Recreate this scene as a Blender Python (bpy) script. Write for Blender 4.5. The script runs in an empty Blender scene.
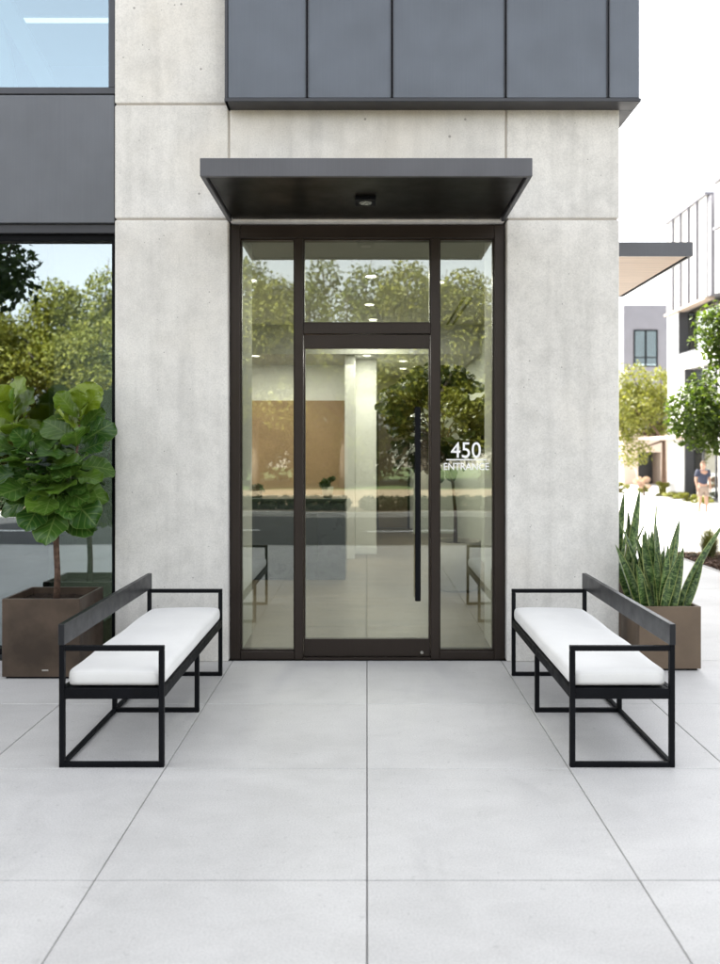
import bpy, bmesh, math, random
from mathutils import Vector, Matrix, Quaternion
R = math.radians
PI = math.pi
scene = bpy.context.scene
COL = scene.collection

# ---------------------------------------------------------------- helpers
def link(o, parent=None):
    COL.objects.link(o)
    if parent is not None:
        o.parent = parent
    return o

def tag(o, label=None, cat=None, group=None, kind=None):
    if label: o['label'] = label
    if cat: o['category'] = cat
    if group: o['group'] = group
    if kind: o['kind'] = kind
    return o

def thing(name, label, cat, loc=(0, 0, 0), rotz=0, group=None):
    o = bpy.data.objects.new(name, None)
    o.empty_display_size = 0.2
    link(o)
    o.location = loc
    o.rotation_euler = (0, 0, rotz)
    return tag(o, label, cat, group)

def copy_tree(o, parent=None):
    c = o.copy()
    COL.objects.link(c)
    c.parent = parent
    for ch in list(o.children):
        copy_tree(ch, c)
    return c

class MB:
    """collects shapes, links them as one mesh object"""
    def __init__(self):
        self.bm = bmesh.new()
        self.uv = None
    def box(self, x0, x1, y0, y1, z0, z1, bev=0.0, seg=1):
        bm = self.bm
        vs = [bm.verts.new((x, y, z)) for x in (x0, x1) for y in (y0, y1) for z in (z0, z1)]
        idx = [(0, 1, 3, 2), (4, 6, 7, 5), (0, 4, 5, 1), (2, 3, 7, 6), (0, 2, 6, 4), (1, 5, 7, 3)]
        fs = [bm.faces.new([vs[i] for i in f]) for f in idx]
        if bev > 0:
            es = set()
            for f in fs:
                es.update(f.edges)
            bmesh.ops.bevel(bm, geom=list(es), offset=bev, segments=seg, affect='EDGES', profile=0.5)
        return self
    def obox(self, a, b, w, h, up=(0, 0, 1), bev=0.0):
        """box section bar from a to b"""
        a, b = Vector(a), Vector(b)
        d = (b - a)
        L = d.length
        d.normalize()
        u = Vector(up)
        s = d.cross(u).normalized()
        u = s.cross(d).normalized()
        bm = self.bm
        vs = []
        for t in (0, 1):
            for i in (-1, 1):
                for j in (-1, 1):
                    vs.append(bm.verts.new(a + d * L * t + s * (i * w / 2) + u * (j * h / 2)))
        idx = [(0, 1, 3, 2), (4, 6, 7, 5), (0, 4, 5, 1), (2, 3, 7, 6), (0, 2, 6, 4), (1, 5, 7, 3)]
        fs = [bm.faces.new([vs[i] for i in f]) for f in idx]
        if bev > 0:
            es = set()
            for f in fs:
                es.update(f.edges)
            bmesh.ops.bevel(bm, geom=list(es), offset=bev, segments=1, affect='EDGES')
        return self
    def tube(self, pts, rad, n=8, cap=True):
        bm = self.bm
        pts = [Vector(p) for p in pts]
        if not hasattr(rad, '__len__'):
            rad = [rad] * len(pts)
        rings = []
        prev = None
        for i, p in enumerate(pts):
            d = (pts[min(i + 1, len(pts) - 1)] - pts[max(i - 1, 0)])
            if d.length < 1e-9:
                d = Vector((0, 0, 1))
            d.normalize()
            if prev is None:
                s = d.orthogonal().normalized()
            else:
                s = (prev - d * prev.dot(d))
                s = s.normalized() if s.length > 1e-6 else d.orthogonal().normalized()
            prev = s
            t = d.cross(s)
            rings.append([bm.verts.new(p + (s * math.cos(2 * PI * k / n) + t * math.sin(2 * PI * k / n)) * rad[i]) for k in range(n)])
        for a, b in zip(rings, rings[1:]):
            for k in range(n):
                f = bm.faces.new((a[k], a[(k + 1) % n], b[(k + 1) % n], b[k]))
                f.smooth = True
        if cap:
            bm.faces.new(list(reversed(rings[0])))
            bm.faces.new(rings[-1])
        return self
    def lathe(self, prof, n=32, cx=0, cy=0):
        bm = self.bm
        rings = [[bm.verts.new((cx + r * math.cos(2 * PI * k / n), cy + r * math.sin(2 * PI * k / n), z)) for k in range(n)] for r, z in prof]
        for a, b in zip(rings, rings[1:]):
            for k in range(n):
                f = bm.faces.new((a[k], a[(k + 1) % n], b[(k + 1) % n], b[k]))
                f.smooth = True
        bm.faces.new(list(reversed(rings[0])))
        bm.faces.new(rings[-1])
        return self
    def grid(self, fn, nu, nv, uvfn=None):
        bm = self.bm
        if uvfn and self.uv is None:
            self.uv = bm.loops.layers.uv.new('UVMap')
        V = [[bm.verts.new(fn(i / nu, j / nv)) for j in range(nv + 1)] for i in range(nu + 1)]
        for i in range(nu):
            for j in range(nv):
                f = bm.faces.new((V[i][j], V[i + 1][j], V[i + 1][j + 1], V[i][j + 1]))
                f.smooth = True
                if uvfn:
                    q = [(i, j), (i + 1, j), (i + 1, j + 1), (i, j + 1)]
                    for lp, (a, b) in zip(f.loops, q):
                        lp[self.uv].uv = uvfn(a / nu, b / nv)
        return self
    def build(self, name, mat, parent=None, fixn=True):
        if fixn:
            bmesh.ops.recalc_face_normals(self.bm, faces=self.bm.faces[:])
        me = bpy.data.meshes.new(name)
        self.bm.to_mesh(me)
        self.bm.free()
        mats = mat if isinstance(mat, (list, tuple)) else [mat]
        for m in mats:
            me.materials.append(m)
        return link(bpy.data.objects.new(name, me), parent)

def pydata(name, verts, faces, mat, parent=None, smooth=False):
    me = bpy.data.meshes.new(name)
    me.from_pydata(verts, [], faces)
    me.update()
    if smooth:
        for p in me.polygons:
            p.use_smooth = True
    me.materials.append(mat)
    return link(bpy.data.objects.new(name, me), parent)

# ---------------------------------------------------------------- materials
class NT:
    def __init__(self, name):
        self.m = bpy.data.materials.new(name)
        self.m.use_nodes = True
        self.t = self.m.node_tree
        self.t.nodes.clear()
        self.out = self.n('ShaderNodeOutputMaterial')
    def n(self, typ, **kw):
        nd = self.t.nodes.new(typ)
        for k, v in kw.items():
            if k.startswith('i_'):
                nd.inputs[k[2:].replace('_', ' ')].default_value = v
            else:
                setattr(nd, k, v)
        return nd
    def l(self, a, b):
        self.t.links.new(a, b)
    def coords(self, kind='Object', scale=(1, 1, 1), rnd=False):
        tc = self.n('ShaderNodeTexCoord')
        mp = self.n('ShaderNodeMapping')
        mp.inputs['Scale'].default_value = scale
        self.l(tc.outputs[kind], mp.inputs['Vector'])
        if rnd:
            oi = self.n('ShaderNodeObjectInfo')
            mu = self.n('ShaderNodeMath', operation='MULTIPLY')
            mu.inputs[1].default_value = 37.0
            self.l(oi.outputs['Random'], mu.inputs[0])
            cb = self.n('ShaderNodeCombineXYZ')
            for i in range(3):
                self.l(mu.outputs[0], cb.inputs[i])
            self.l(cb.outputs[0], mp.inputs['Location'])
        return mp.outputs['Vector']
    def noise(self, vec, scale, detail=4, rough=0.55, dist=0):
        nd = self.n('ShaderNodeTexNoise')
        nd.inputs['Scale'].default_value = scale
        nd.inputs['Detail'].default_value = detail
        nd.inputs['Roughness'].default_value = rough
        nd.inputs['Distortion'].default_value = dist
        self.l(vec, nd.inputs['Vector'])
        return nd.outputs['Fac']
    def ramp(self, fac, stops):
        nd = self.n('ShaderNodeValToRGB')
        cr = nd.color_ramp
        while len(cr.elements) < len(stops):
            cr.elements.new(0.5)
        for e, (p, c) in zip(cr.elements, stops):
            e.position = p
            e.color = (c, c, c, 1) if not hasattr(c, '__len__') else (*c[:3], 1)
        self.l(fac, nd.inputs[0])
        return nd.outputs[0]
    def mix(self, fac, a, b, mode='MIX'):
        nd = self.n('ShaderNodeMix', data_type='RGBA', blend_type=mode)
        for sock, v in ((nd.inputs[0], fac), (nd.inputs[6], a), (nd.inputs[7], b)):
            if hasattr(v, 'is_linked') or hasattr(v, 'links'):
                self.l(v, sock)
            elif hasattr(v, '__len__'):
                sock.default_value = (*v[:3], 1)
            else:
                sock.default_value = v
        return nd.outputs[2]
    def math(self, op, a, b=None, c=None):
        nd = self.n('ShaderNodeMath', operation=op)
        for i, v in enumerate((a, b, c)):
            if v is None: continue
            if hasattr(v, 'links'):
                self.l(v, nd.inputs[i])
            else:
                nd.inputs[i].default_value = v
        return nd.outputs[0]
    def bump(self, h, strength=0.2, dist=0.01):
        nd = self.n('ShaderNodeBump')
        nd.inputs['Strength'].default_value = strength
        nd.inputs['Distance'].default_value = dist
        self.l(h, nd.inputs['Height'])
        return nd.outputs[0]
    def bsdf(self, color, rough=0.6, metal=0.0, normal=None, spec=0.5):
        p = self.n('ShaderNodeBsdfPrincipled')
        for key, v in (('Base Color', color), ('Roughness', rough), ('Metallic', metal), ('Specular IOR Level', spec)):
            if hasattr(v, 'links'):
                self.l(v, p.inputs[key])
            elif hasattr(v, '__len__'):
                p.inputs[key].default_value = (*v[:3], 1)
            else:
                p.inputs[key].default_value = v
        if normal is not None:
            self.l(normal, p.inputs['Normal'])
        self.l(p.outputs[0], self.out.inputs[0])
        return p

def mat_plain(name, col, rough=0.6, metal=0.0, var=0.12, scale=6, spec=0.5, bump=0.0, fine=120):
    t = NT(name)
    v = t.coords(rnd=True)
    n = t.noise(v, scale, 5)
    dark = [c * (1 - var) for c in col]
    lite = [min(1, c * (1 + var)) for c in col]
    c = t.ramp(n, [(0.3, dark), (0.7, lite)])
    r = t.ramp(t.noise(v, scale * 2.3, 3), [(0.3, max(0, rough - 0.07)), (0.7, min(1, rough + 0.07))])
    nm = None
    if bump:
        nm = t.bump(t.noise(v, fine, 4), bump, 0.004)
    t.bsdf(c, r, metal, nm, spec)
    return t.m

def mat_concrete(name, col):
    t = NT(name)
    v = t.coords(rnd=True)
    vs = t.coords(scale=(1, 1, 0.07), rnd=True)
    big = t.noise(v, 1.4, 6, 0.62, 0.6)
    mid = t.noise(v, 7, 5, 0.6)
    streak = t.noise(vs, 9, 5, 0.6)
    fine = t.noise(v, 90, 3, 0.6)
    c = t.ramp(big, [(0.28, [k * 0.90 for k in col]), (0.5, col), (0.72, [min(1, k * 1.05) for k in col])])
    c = t.mix(0.40, c, t.ramp(streak, [(0.3, 0.72), (0.55, 1.0)]), 'MULTIPLY')
    c = t.mix(0.5, c, t.ramp(mid, [(0.3, 0.75), (0.6, 1.0)]), 'MULTIPLY')
    c = t.mix(0.9, c, t.ramp(fine, [(0.25, 0.80), (0.62, 1.0)]), 'MULTIPLY')
    # warm weathering in places
    w = t.ramp(t.noise(v, 0.9, 3), [(0.5, 0.0), (0.75, 1.0)])
    c = t.mix(t.math('MULTIPLY', w, 0.28), c, (col[0] * 0.98, col[1] * 0.9, col[2] * 0.78))
    # bug holes, small and sparse, two sizes
    holes = None
    for sc, rad, dens in ((8.0, 0.085, 0.74), (21.0, 0.13, 0.84)):
        vo = t.n('ShaderNodeTexVoronoi', feature='F1')
        vo.inputs['Scale'].default_value = sc
        t.l(v, vo.inputs['Vector'])
        sep = t.n('ShaderNodeSeparateColor')
        t.l(vo.outputs['Color'], sep.inputs[0])
        keep = t.math('GREATER_THAN', sep.outputs[0], dens)
        sz = t.math('MULTIPLY_ADD', sep.outputs[1], rad * 0.6, rad * 0.4)
        inside = t.math('LESS_THAN', vo.outputs['Distance'], sz)
        h = t.math('MULTIPLY', keep, inside)
        holes = h if holes is None else t.math('MAXIMUM', holes, h)
    c = t.mix(t.math('MULTIPLY', holes, 0.6), c, (0.1, 0.095, 0.085))
    hgt = t.math('SUBTRACT', t.math('ADD', t.math('MULTIPLY', fine, 0.5), t.math('MULTIPLY', mid, 0.6)), holes)
    t.bsdf(c, 0.78, 0, t.bump(hgt, 0.18, 0.006), 0.3)
    return t.m

def mat_paving(name, col):
    t = NT(name)
    v = t.coords()
    vst = t.coords(scale=(1.0, 2.2, 1))
    big = t.noise(v, 0.8, 6, 0.6, 0.8)
    mid = t.noise(vst, 3.5, 6, 0.65, 0.8)
    fine = t.noise(v, 130, 3, 0.6)
    c = t.ramp(big, [(0.3, [k * 0.87 for k in col]), (0.55, col), (0.75, [k * 1.05 for k in col])])
    c = t.mix(0.5, c, t.ramp(mid, [(0.3, 0.86), (0.58, 1.02)]), 'MULTIPLY')
    c = t.mix(0.9, c, t.ramp(fine, [(0.3, 0.78), (0.6, 1.0)]), 'MULTIPLY')
    isl = t.n('ShaderNodeNewGeometry')
    c = t.mix(1.0, c, t.ramp(isl.outputs['Random Per Island'], [(0, 0.965), (1, 1.03)]), 'MULTIPLY')
    # faint dark spots and scuffs
    sp = t.noise(v, 26, 2, 0.5)
    c = t.mix(t.ramp(sp, [(0.67, 0.0), (0.73, 0.35)]), c, [k * 0.55 for k in col])
    scf = t.ramp(t.noise(t.coords(scale=(1.0, 0.5, 1)), 2.1, 7, 0.7, 1.6), [(0.56, 0.0), (0.72, 0.30)])
    c = t.mix(scf, c, [k * 0.66 for k in col])
    rgh = t.ramp(mid, [(0.3, 0.55), (0.7, 0.72)])
    t.bsdf(c, rgh, 0, t.bump(t.math('ADD', fine, t.math('MULTIPLY', mid, 0.5)), 0.12, 0.004), 0.35)
    return t.m

def mat_floor(name, col):
    t = NT(name)
    v = t.coords(scale=(0.5, 2.6, 1))
    n = t.noise(v, 1.6, 8, 0.68, 1.8)
    n2 = t.noise(t.coords(), 0.7, 4)
    c = t.ramp(n, [(0.32, [k * 0.7 for k in col]), (0.5, col), (0.7, [k * 1.25 for k in col])])
    c = t.mix(0.6, c, t.ramp(n2, [(0.3, 0.8), (0.7, 1.1)]), 'MULTIPLY')
    t.bsdf(c, 0.36, 0, None, 0.3)
    return t.m

def mat_metal_paint(name, col, rough=0.45, metal=0.25, spec=0.5):
    t = NT(name)
    v = t.coords(scale=(60, 60, 0.6), rnd=True)
    v2 = t.coords(rnd=True)
    s = t.noise(v, 3, 3)
    b = t.noise(v2, 1.2, 5, 0.6)
    c = t.ramp(b, [(0.3, [k * 0.9 for k in col]), (0.7, [k * 1.08 for k in col])])
    c = t.mix(0.25, c, t.ramp(s, [(0.3, 0.8), (0.7, 1.1)]), 'MULTIPLY')
    r = t.ramp(t.noise(v2, 5, 4), [(0.3, rough - 0.06), (0.7, rough + 0.08)])
    t.bsdf(c, r, metal, t.bump(t.noise(v2, 0.9, 2), 0.05, 0.02), spec)
    return t.m

def mat_glass(name, tint, refl, graze=1.0, ripple=0.02, coat=(0.97, 1.0, 0.98)):
    """thin coated architectural glass: mirror-like reflection over a tinted see-through pane"""
    t = NT(name)
    tr = t.n('ShaderNodeBsdfTransparent')
    tr.inputs[0].default_value = (*tint, 1)
    gl = t.n('ShaderNodeBsdfGlossy')
    gl.inputs['Roughness'].default_value = 0.0
    gl.inputs['Color'].default_value = (*coat, 1)
    lw = t.n('ShaderNodeLayerWeight')
    lw.inputs['Blend'].default_value = 0.25
    f = t.math('MULTIPLY_ADD', lw.outputs['Fresnel'], graze * (1 - refl), refl)
    f = t.math('MINIMUM', f, 0.95)
    v = t.coords(rnd=True)
    nm = t.bump(t.noise(v, 1.1, 1), ripple, 0.05)
    t.l(nm, gl.inputs['Normal'])
    ms = t.n('ShaderNodeMixShader')
    t.l(f, ms.inputs[0])
    t.l(tr.outputs[0], ms.inputs[1])
    t.l(gl.outputs[0], ms.inputs[2])
    t.l(ms.outputs[0], t.out.inputs[0])
    return t.m

def mat_emit(name, col, strength):
    t = NT(name)
    e = t.n('ShaderNodeEmission')
    e.inputs[0].default_value = (*col, 1)
    e.inputs[1].default_value = strength
    t.l(e.outputs[0], t.out.inputs[0])
    return t.m

def mat_leaf(name, c0, c1, trans=0.35, rough=0.5):
    t = NT(name)
    g = t.n('ShaderNodeNewGeometry')
    c = t.ramp(g.outputs['Random Per Island'], [(0, c0), (0.6, [(a + b) / 2 for a, b in zip(c0, c1)]), (1, c1)])
    p = t.bsdf(c, rough, 0, None, 0.4)
    tl = t.n('ShaderNodeBsdfTranslucent')
    t.l(t.mix(1.0, c, (1.0, 1.0, 0.45), 'MULTIPLY'), tl.inputs[0])
    ms = t.n('ShaderNodeMixShader')
    ms.inputs[0].default_value = trans
    t.l(p.outputs[0], ms.inputs[1])
    t.l(tl.outputs[0], ms.inputs[2])
    t.l(ms.outputs[0], t.out.inputs[0])
    return t.m

def mat_fig_leaf(name, base, young, vein, amt):
    t = NT(name)
    g = t.n('ShaderNodeNewGeometry')
    rnd = g.outputs['Random Per Island']
    c = t.ramp(rnd, [(0, base), (0.55, [(a * 0.6 + b * 0.4) for a, b in zip(base, young)]), (1, young)])
    uv = t.n('ShaderNodeUVMap')
    sep = t.n('ShaderNodeSeparateXYZ')
    t.l(uv.outputs[0], sep.inputs[0])
    u = t.math('ABSOLUTE', t.math('SUBTRACT', sep.outputs[0], 0.5))
    vv = sep.outputs[1]
    mid = t.ramp(u, [(0.012, 1.0), (0.035, 0.0)])
    ph = t.math('MULTIPLY', t.math('SUBTRACT', vv, t.math('MULTIPLY', u, 0.55)), 7.0)
    fr = t.math('ABSOLUTE', t.math('SUBTRACT', t.math('FRACT', ph), 0.5))
    side = t.ramp(fr, [(0.035, 0.8), (0.10, 0.0)])
    rim = t.ramp(u, [(0.468, 0.0), (0.492, 0.9)])
    veins = t.math('MULTIPLY', t.math('MAXIMUM', t.math('MAXIMUM', mid, side), rim), amt)
    c2 = t.mix(veins, c, vein)
    wav = t.bump(t.ramp(fr, [(0.0, 0.0), (0.5, 1.0)]), 0.16, 0.006)
    p = t.bsdf(c2, 0.30, 0, wav, 0.45)
    tl = t.n('ShaderNodeBsdfTranslucent')
    t.l(t.mix(1.0, c2, (1.0, 1.0, 0.4), 'MULTIPLY'), tl.inputs[0])
    ms = t.n('ShaderNodeMixShader')
    ms.inputs[0].default_value = 0.18
    t.l(p.outputs[0], ms.inputs[1])
    t.l(tl.outputs[0], ms.inputs[2])
    t.l(ms.outputs[0], t.out.inputs[0])
    return t.m

def mat_sword_leaf(name):
    t = NT(name)
    uv = t.n('ShaderNodeUVMap')
    sep = t.n('ShaderNodeSeparateXYZ')
    t.l(uv.outputs[0], sep.inputs[0])
    u = t.math('ABSOLUTE', t.math('SUBTRACT', sep.outputs[0], 0.5))
    g = t.n('ShaderNodeNewGeometry')
    cb = t.n('ShaderNodeCombineXYZ')
    t.l(t.math('MULTIPLY', sep.outputs[0], 1.4), cb.inputs[0])
    t.l(t.math('MULTIPLY', sep.outputs[1], 17.0), cb.inputs[1])
    t.l(t.math('MULTIPLY', g.outputs['Random Per Island'], 50.0), cb.inputs[2])
    n = t.noise(cb.outputs[0], 1.6, 4, 0.65, 0.7)
    band = t.ramp(n, [(0.42, (0.016, 0.042, 0.011)), (0.50, (0.058, 0.115, 0.026)), (0.64, (0.19, 0.26, 0.095))])
    hue = t.ramp(g.outputs['Random Per Island'], [(0, 0.75), (1, 1.2)])
    band = t.mix(1.0, band, hue, 'MULTIPLY')
    edge = t.ramp(u, [(0.40, 0.0), (0.455, 1.0)])
    c = t.mix(t.math('MULTIPLY', edge, 0.75), band, (0.34, 0.37, 0.12))
    t.bsdf(c, 0.38, 0, None, 0.5)
    return t.m

def mat_fabric(name, col):
    t = NT(name)
    v = t.coords()
    w1 = t.n('ShaderNodeTexWave', wave_type='BANDS', bands_direction='X'); w1.inputs['Scale'].default_value = 110; w1.inputs['Distortion'].default_value = 1.5
    w2 = t.n('ShaderNodeTexWave', wave_type='BANDS', bands_direction='Y'); w2.inputs['Scale'].default_value = 110; w2.inputs['Distortion'].default_value = 1.5
    t.l(v, w1.inputs[0]); t.l(v, w2.inputs[0])
    wv = t.math('MULTIPLY', w1.outputs['Fac'], w2.outputs['Fac'])
    n = t.noise(v, 5, 4)
    c = t.ramp(n, [(0.3, [k * 0.94 for k in col]), (0.7, col)])
    c = t.mix(0.5, c, t.ramp(wv, [(0, 0.88), (0.7, 1.0)]), 'MULTIPLY')
    h = t.math('ADD', t.math('MULTIPLY', wv, 0.12), t.noise(v, 7, 3))
    p = t.bsdf(c, 0.95, 0, t.bump(h, 0.3, 0.012), 0.15)
    p.inputs['Sheen Weight'].default_value = 0.3
    return t.m

def mat_wood(name, col, along='x'):
    t = NT(name)
    sc = (0.6, 14, 14) if along == 'x' else (14, 0.6, 14)
    v = t.coords(scale=sc)
    n = t.noise(v, 2.5, 5, 0.6, 0.5)
    c = t.ramp(n, [(0.3, [k * 0.78 for k in col]), (0.7, [k * 1.08 for k in col])])
    t.bsdf(c, 0.5)
    return t.m

M = {}
M['concrete'] = mat_concrete('cast concrete', (0.72, 0.70, 0.658))
M['joint'] = mat_plain('joint filler', (0.40, 0.365, 0.32), 0.9)
M['paving'] = mat_paving('paving slabs', (0.585, 0.574, 0.555))
M['walk'] = mat_paving('sidewalk concrete', (0.46, 0.455, 0.44))
M['sand'] = mat_paving('tan paving', (0.27, 0.215, 0.15))
M['groove'] = mat_plain('paving joint', (0.10, 0.10, 0.10), 0.9)
M['clad'] = mat_metal_paint('grey cladding', (0.106, 0.119, 0.139), 0.42, 0.35)
M['clad_dark'] = mat_metal_paint('dark trim', (0.045, 0.046, 0.052), 0.45, 0.3)
M['spandrel'] = mat_metal_paint('spandrel', (0.118, 0.124, 0.136), 0.42, 0.35)
M['canopy'] = mat_metal_paint('canopy metal', (0.092, 0.092, 0.1), 0.4, 0.3)
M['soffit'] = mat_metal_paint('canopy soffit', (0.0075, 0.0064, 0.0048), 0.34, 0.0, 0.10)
M['bronze'] = mat_metal_paint('bronze frame', (0.031, 0.023, 0.0185), 0.4, 0.2, 0.3)
M['wframe'] = mat_metal_paint('window frame', (0.06, 0.062, 0.07), 0.4, 0.3)
M['black'] = mat_plain('black steel', (0.006, 0.0065, 0.008), 0.5, 0.0, 0.15, 9, 0.08, 0.1, 200)
M['backpl'] = mat_plain('black plank', (0.011, 0.012, 0.0145), 0.36, 0.0, 0.2, 5, 0.35, 0.1, 150)
M['fabric'] = mat_fabric('white fabric', (0.80, 0.79, 0.765))
M['planter_shaded'] = mat_plain('shade-toned bronze planter', (0.085, 0.060, 0.043), 0.42, 0.4, 0.42, 3.5, 0.5, 0.08, 60)  # darker copy of the planter bronze, shade put into the colour
M['planter_lit'] = mat_plain('lit-toned bronze planter', (0.145, 0.104, 0.070), 0.5, 0.3, 0.14, 4, 0.5, 0.08, 60)  # lighter copy of the bronze, brighter light put into the colour
M['soil'] = mat_plain('soil', (0.03, 0.02, 0.014), 0.95, 0, 0.5, 40, 0.2, 0.8, 60)
M['mulch'] = mat_plain('mulch', (0.055, 0.03, 0.02), 0.95, 0, 0.6, 30, 0.2, 0.9, 50)
M['bark'] = mat_plain('bark', (0.11, 0.07, 0.05), 0.9, 0, 0.5, 30, 0.2, 0.8, 70)
M['barkg'] = mat_plain('grey bark', (0.10, 0.085, 0.07), 0.9, 0, 0.4, 12, 0.2, 0.8, 40)
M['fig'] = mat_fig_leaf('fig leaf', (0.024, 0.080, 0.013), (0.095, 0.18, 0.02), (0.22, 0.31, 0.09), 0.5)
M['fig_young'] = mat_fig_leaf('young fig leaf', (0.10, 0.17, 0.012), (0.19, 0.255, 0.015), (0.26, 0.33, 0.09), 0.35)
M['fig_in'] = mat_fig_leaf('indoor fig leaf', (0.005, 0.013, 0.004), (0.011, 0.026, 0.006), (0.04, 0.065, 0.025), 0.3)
M['sword'] = mat_sword_leaf('snake plant leaf')
M['leaf_mid'] = mat_leaf('leaf mid green', (0.08, 0.105, 0.014), (0.175, 0.185, 0.03))
M['leaf_dark'] = mat_leaf('leaf dark green', (0.022, 0.045, 0.012), (0.05, 0.085, 0.02), 0.3)
M['leaf_yellow'] = mat_leaf('leaf yellow green', (0.125, 0.142, 0.018), (0.235, 0.23, 0.038), 0.35)
M['leaf_street'] = mat_leaf('leaf street tree', (0.045, 0.085, 0.014), (0.13, 0.185, 0.034), 0.45)
M['leaf_lime'] = mat_leaf('leaf lime', (0.13, 0.15, 0.025), (0.26, 0.26, 0.06), 0.4)
M['grass'] = mat_leaf('ornamental grass', (0.08, 0.10, 0.03), (0.20, 0.19, 0.07), 0.3)
M['pink'] = mat_leaf('pink blossom', (0.5, 0.36, 0.33), (0.62, 0.48, 0.44), 0.3)
M['glass_door'] = mat_glass('clear coated glass', (0.88, 0.91, 0.85), 0.115)
M['glass_left'] = mat_glass('dark coated glass', (0.42, 0.50, 0.46), 0.30, 1.0, 0.02, (0.90, 0.97, 1.0))
M['glass_up'] = mat_glass('sky coated glass', (0.6, 0.68, 0.68), 0.30, 1.0, 0.02, (0.74, 0.90, 1.0))
M['white'] = mat_plain('white lettering', (0.93, 0.93, 0.92), 0.6, 0, 0.02)
M['wallw'] = mat_plain('white plaster', (0.72, 0.72, 0.70), 0.8, 0, 0.03, 2)
M['wallg'] = mat_plain('pale green grey plaster', (0.47, 0.49, 0.45), 0.8, 0, 0.03, 2)
M['ceil'] = mat_plain('ceiling plaster', (0.42, 0.42, 0.40), 0.85, 0, 0.02, 2)
M['accent'] = mat_plain('brown accent wall', (0.29, 0.19, 0.108), 0.6, 0, 0.12, 2)
M['olive'] = mat_plain('olive brown door', (0.17, 0.13, 0.08), 0.4, 0, 0.1, 2)
M['desk'] = mat_plain('slate desk', (0.035, 0.045, 0.05), 0.3, 0, 0.1, 3)
M['deskdark'] = mat_plain('dark desk top and reflection', (0.025, 0.032, 0.032), 0.35, 0, 0.15, 3)
M['pot'] = mat_plain('white pot', (0.36, 0.33, 0.27), 0.6, 0, 0.05, 4)
M['floor_in'] = mat_floor('lobby floor', (0.14, 0.112, 0.076))
M['dim'] = mat_plain('dim interior', (0.16, 0.18, 0.175), 0.8, 0, 0.1, 1.5)
M['asphalt'] = mat_plain('asphalt', (0.06, 0.06, 0.062), 0.85, 0, 0.15, 3, 0.3, 0.4, 90)
M['kerb'] = mat_plain('kerb concrete', (0.40, 0.39, 0.37), 0.8, 0, 0.1, 4)
M['lawn'] = mat_plain('lawn', (0.06, 0.09, 0.025), 0.95, 0, 0.4, 6)
M['earth'] = mat_plain('bare ground', (0.22, 0.20, 0.16), 0.95, 0, 0.2, 0.4)
M['whitewall'] = mat_plain('white metal panels', (0.52, 0.52, 0.515), 0.5, 0, 0.03, 1)
M['seam'] = mat_plain('panel seam', (0.10, 0.10, 0.10), 0.7, 0, 0.03, 1)
M['greywall'] = mat_plain('grey siding', (0.16, 0.16, 0.185), 0.6, 0, 0.06, 1)
M['tan'] = mat_plain('tan render', (0.42, 0.34, 0.28), 0.8, 0, 0.05, 1)
M['shade_eye_black'] = mat_plain('opening shade and eye black', (0.03, 0.032, 0.035), 0.6)  # near black for the painted shade in the garage, and for eyes
M['farglass'] = mat_glass('far glass', (0.5, 0.52, 0.5), 0.12)
M['woodsoffit'] = mat_wood('wood soffit', (0.62, 0.45, 0.32), 'x')
M['skin'] = mat_plain('skin', (0.38, 0.22, 0.155), 0.55, 0, 0.04, 10)
M['navy'] = mat_plain('navy cloth', (0.03, 0.035, 0.06), 0.9, 0, 0.15, 12)
M['khaki'] = mat_plain('khaki cloth', (0.26, 0.20, 0.16), 0.9, 0, 0.08, 12)
M['hair'] = mat_plain('hair', (0.20, 0.13, 0.08), 0.7, 0, 0.2, 40)
M['shoe'] = mat_plain('white shoes', (0.40, 0.40, 0.40), 0.6)
M['steel'] = mat_plain('steel', (0.5, 0.48, 0.44), 0.3, 0.9, 0.05)
M['lamp'] = mat_emit('lamp glow', (1.0, 0.93, 0.80), 1.0)
M['tubelamp'] = mat_emit('linear lamp glow', (0.95, 0.98, 1.0), 0.45)
M['lens'] = mat_plain('lamp lens', (0.10, 0.10, 0.095), 0.15)

# ---------------------------------------------------------------- ground
XL = [-9.0, -8.0, -7.0, -6.0, -5.0, -3.95, -2.92, -1.90, -1.0, 0.0, 1.0, 1.785, 2.75, 3.6, 4.5]
YL = [-7.0, -6.14, -5.11, -4.10, -3.08, -2.03, -1.0, 0.035]
pv = MB()
g = 0.0022
for a, b in zip(XL, XL[1:]):
    for c, d in zip(YL, YL[1:]):
        pv.box(a + g, b - g, c + g * 1.5, d - g * 1.5, -0.06, 0.0, 0.0025)
YR = [0.035, 3.15, 6.3]
for a, b in ((1.785, 4.5),):
    for c, d in zip(YR, YR[1:]):
        pv.box(a + g, b - g, c + g * 1.5, d - g * 1.5, -0.06, 0.0, 0.0025)
tag(pv.build('paving', M['paving']), kind='structure')
bs = MB()
bs.box(-9, 4.5, -7, 0.1, -0.3, -0.012)
bs.box(1.9, 4.5, 0.1, 6.3, -0.3, -0.0125)
tag(bs.build('paving_base', M['groove']), kind='structure')
sw = MB()
sw.box(1.9, 60, 6.32, 10.2, -0.3, -0.002, 0.01)
sw.box(8.2, 60, -7, 6.31, -0.3, -0.004, 0.01)
tag(sw.build('sidewalk', M['walk']), kind='structure')
kb = MB()
kb.box(1.9, 60, 10.2, 10.35, -0.4, 0.0, 0.012)
kb.box(-60, 60, -7.15, -7.0, -0.4, 0.0, 0.012)
kb.box(-60, 60, -14.15, -14.0, -0.4, 0.0, 0.012)
kb.box(4.503, 4.56, 1.6, 6.316, -0.3, 0.004, 0.004)
tag(kb.build('kerb', M['kerb']), kind='structure')
rd = MB()
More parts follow.
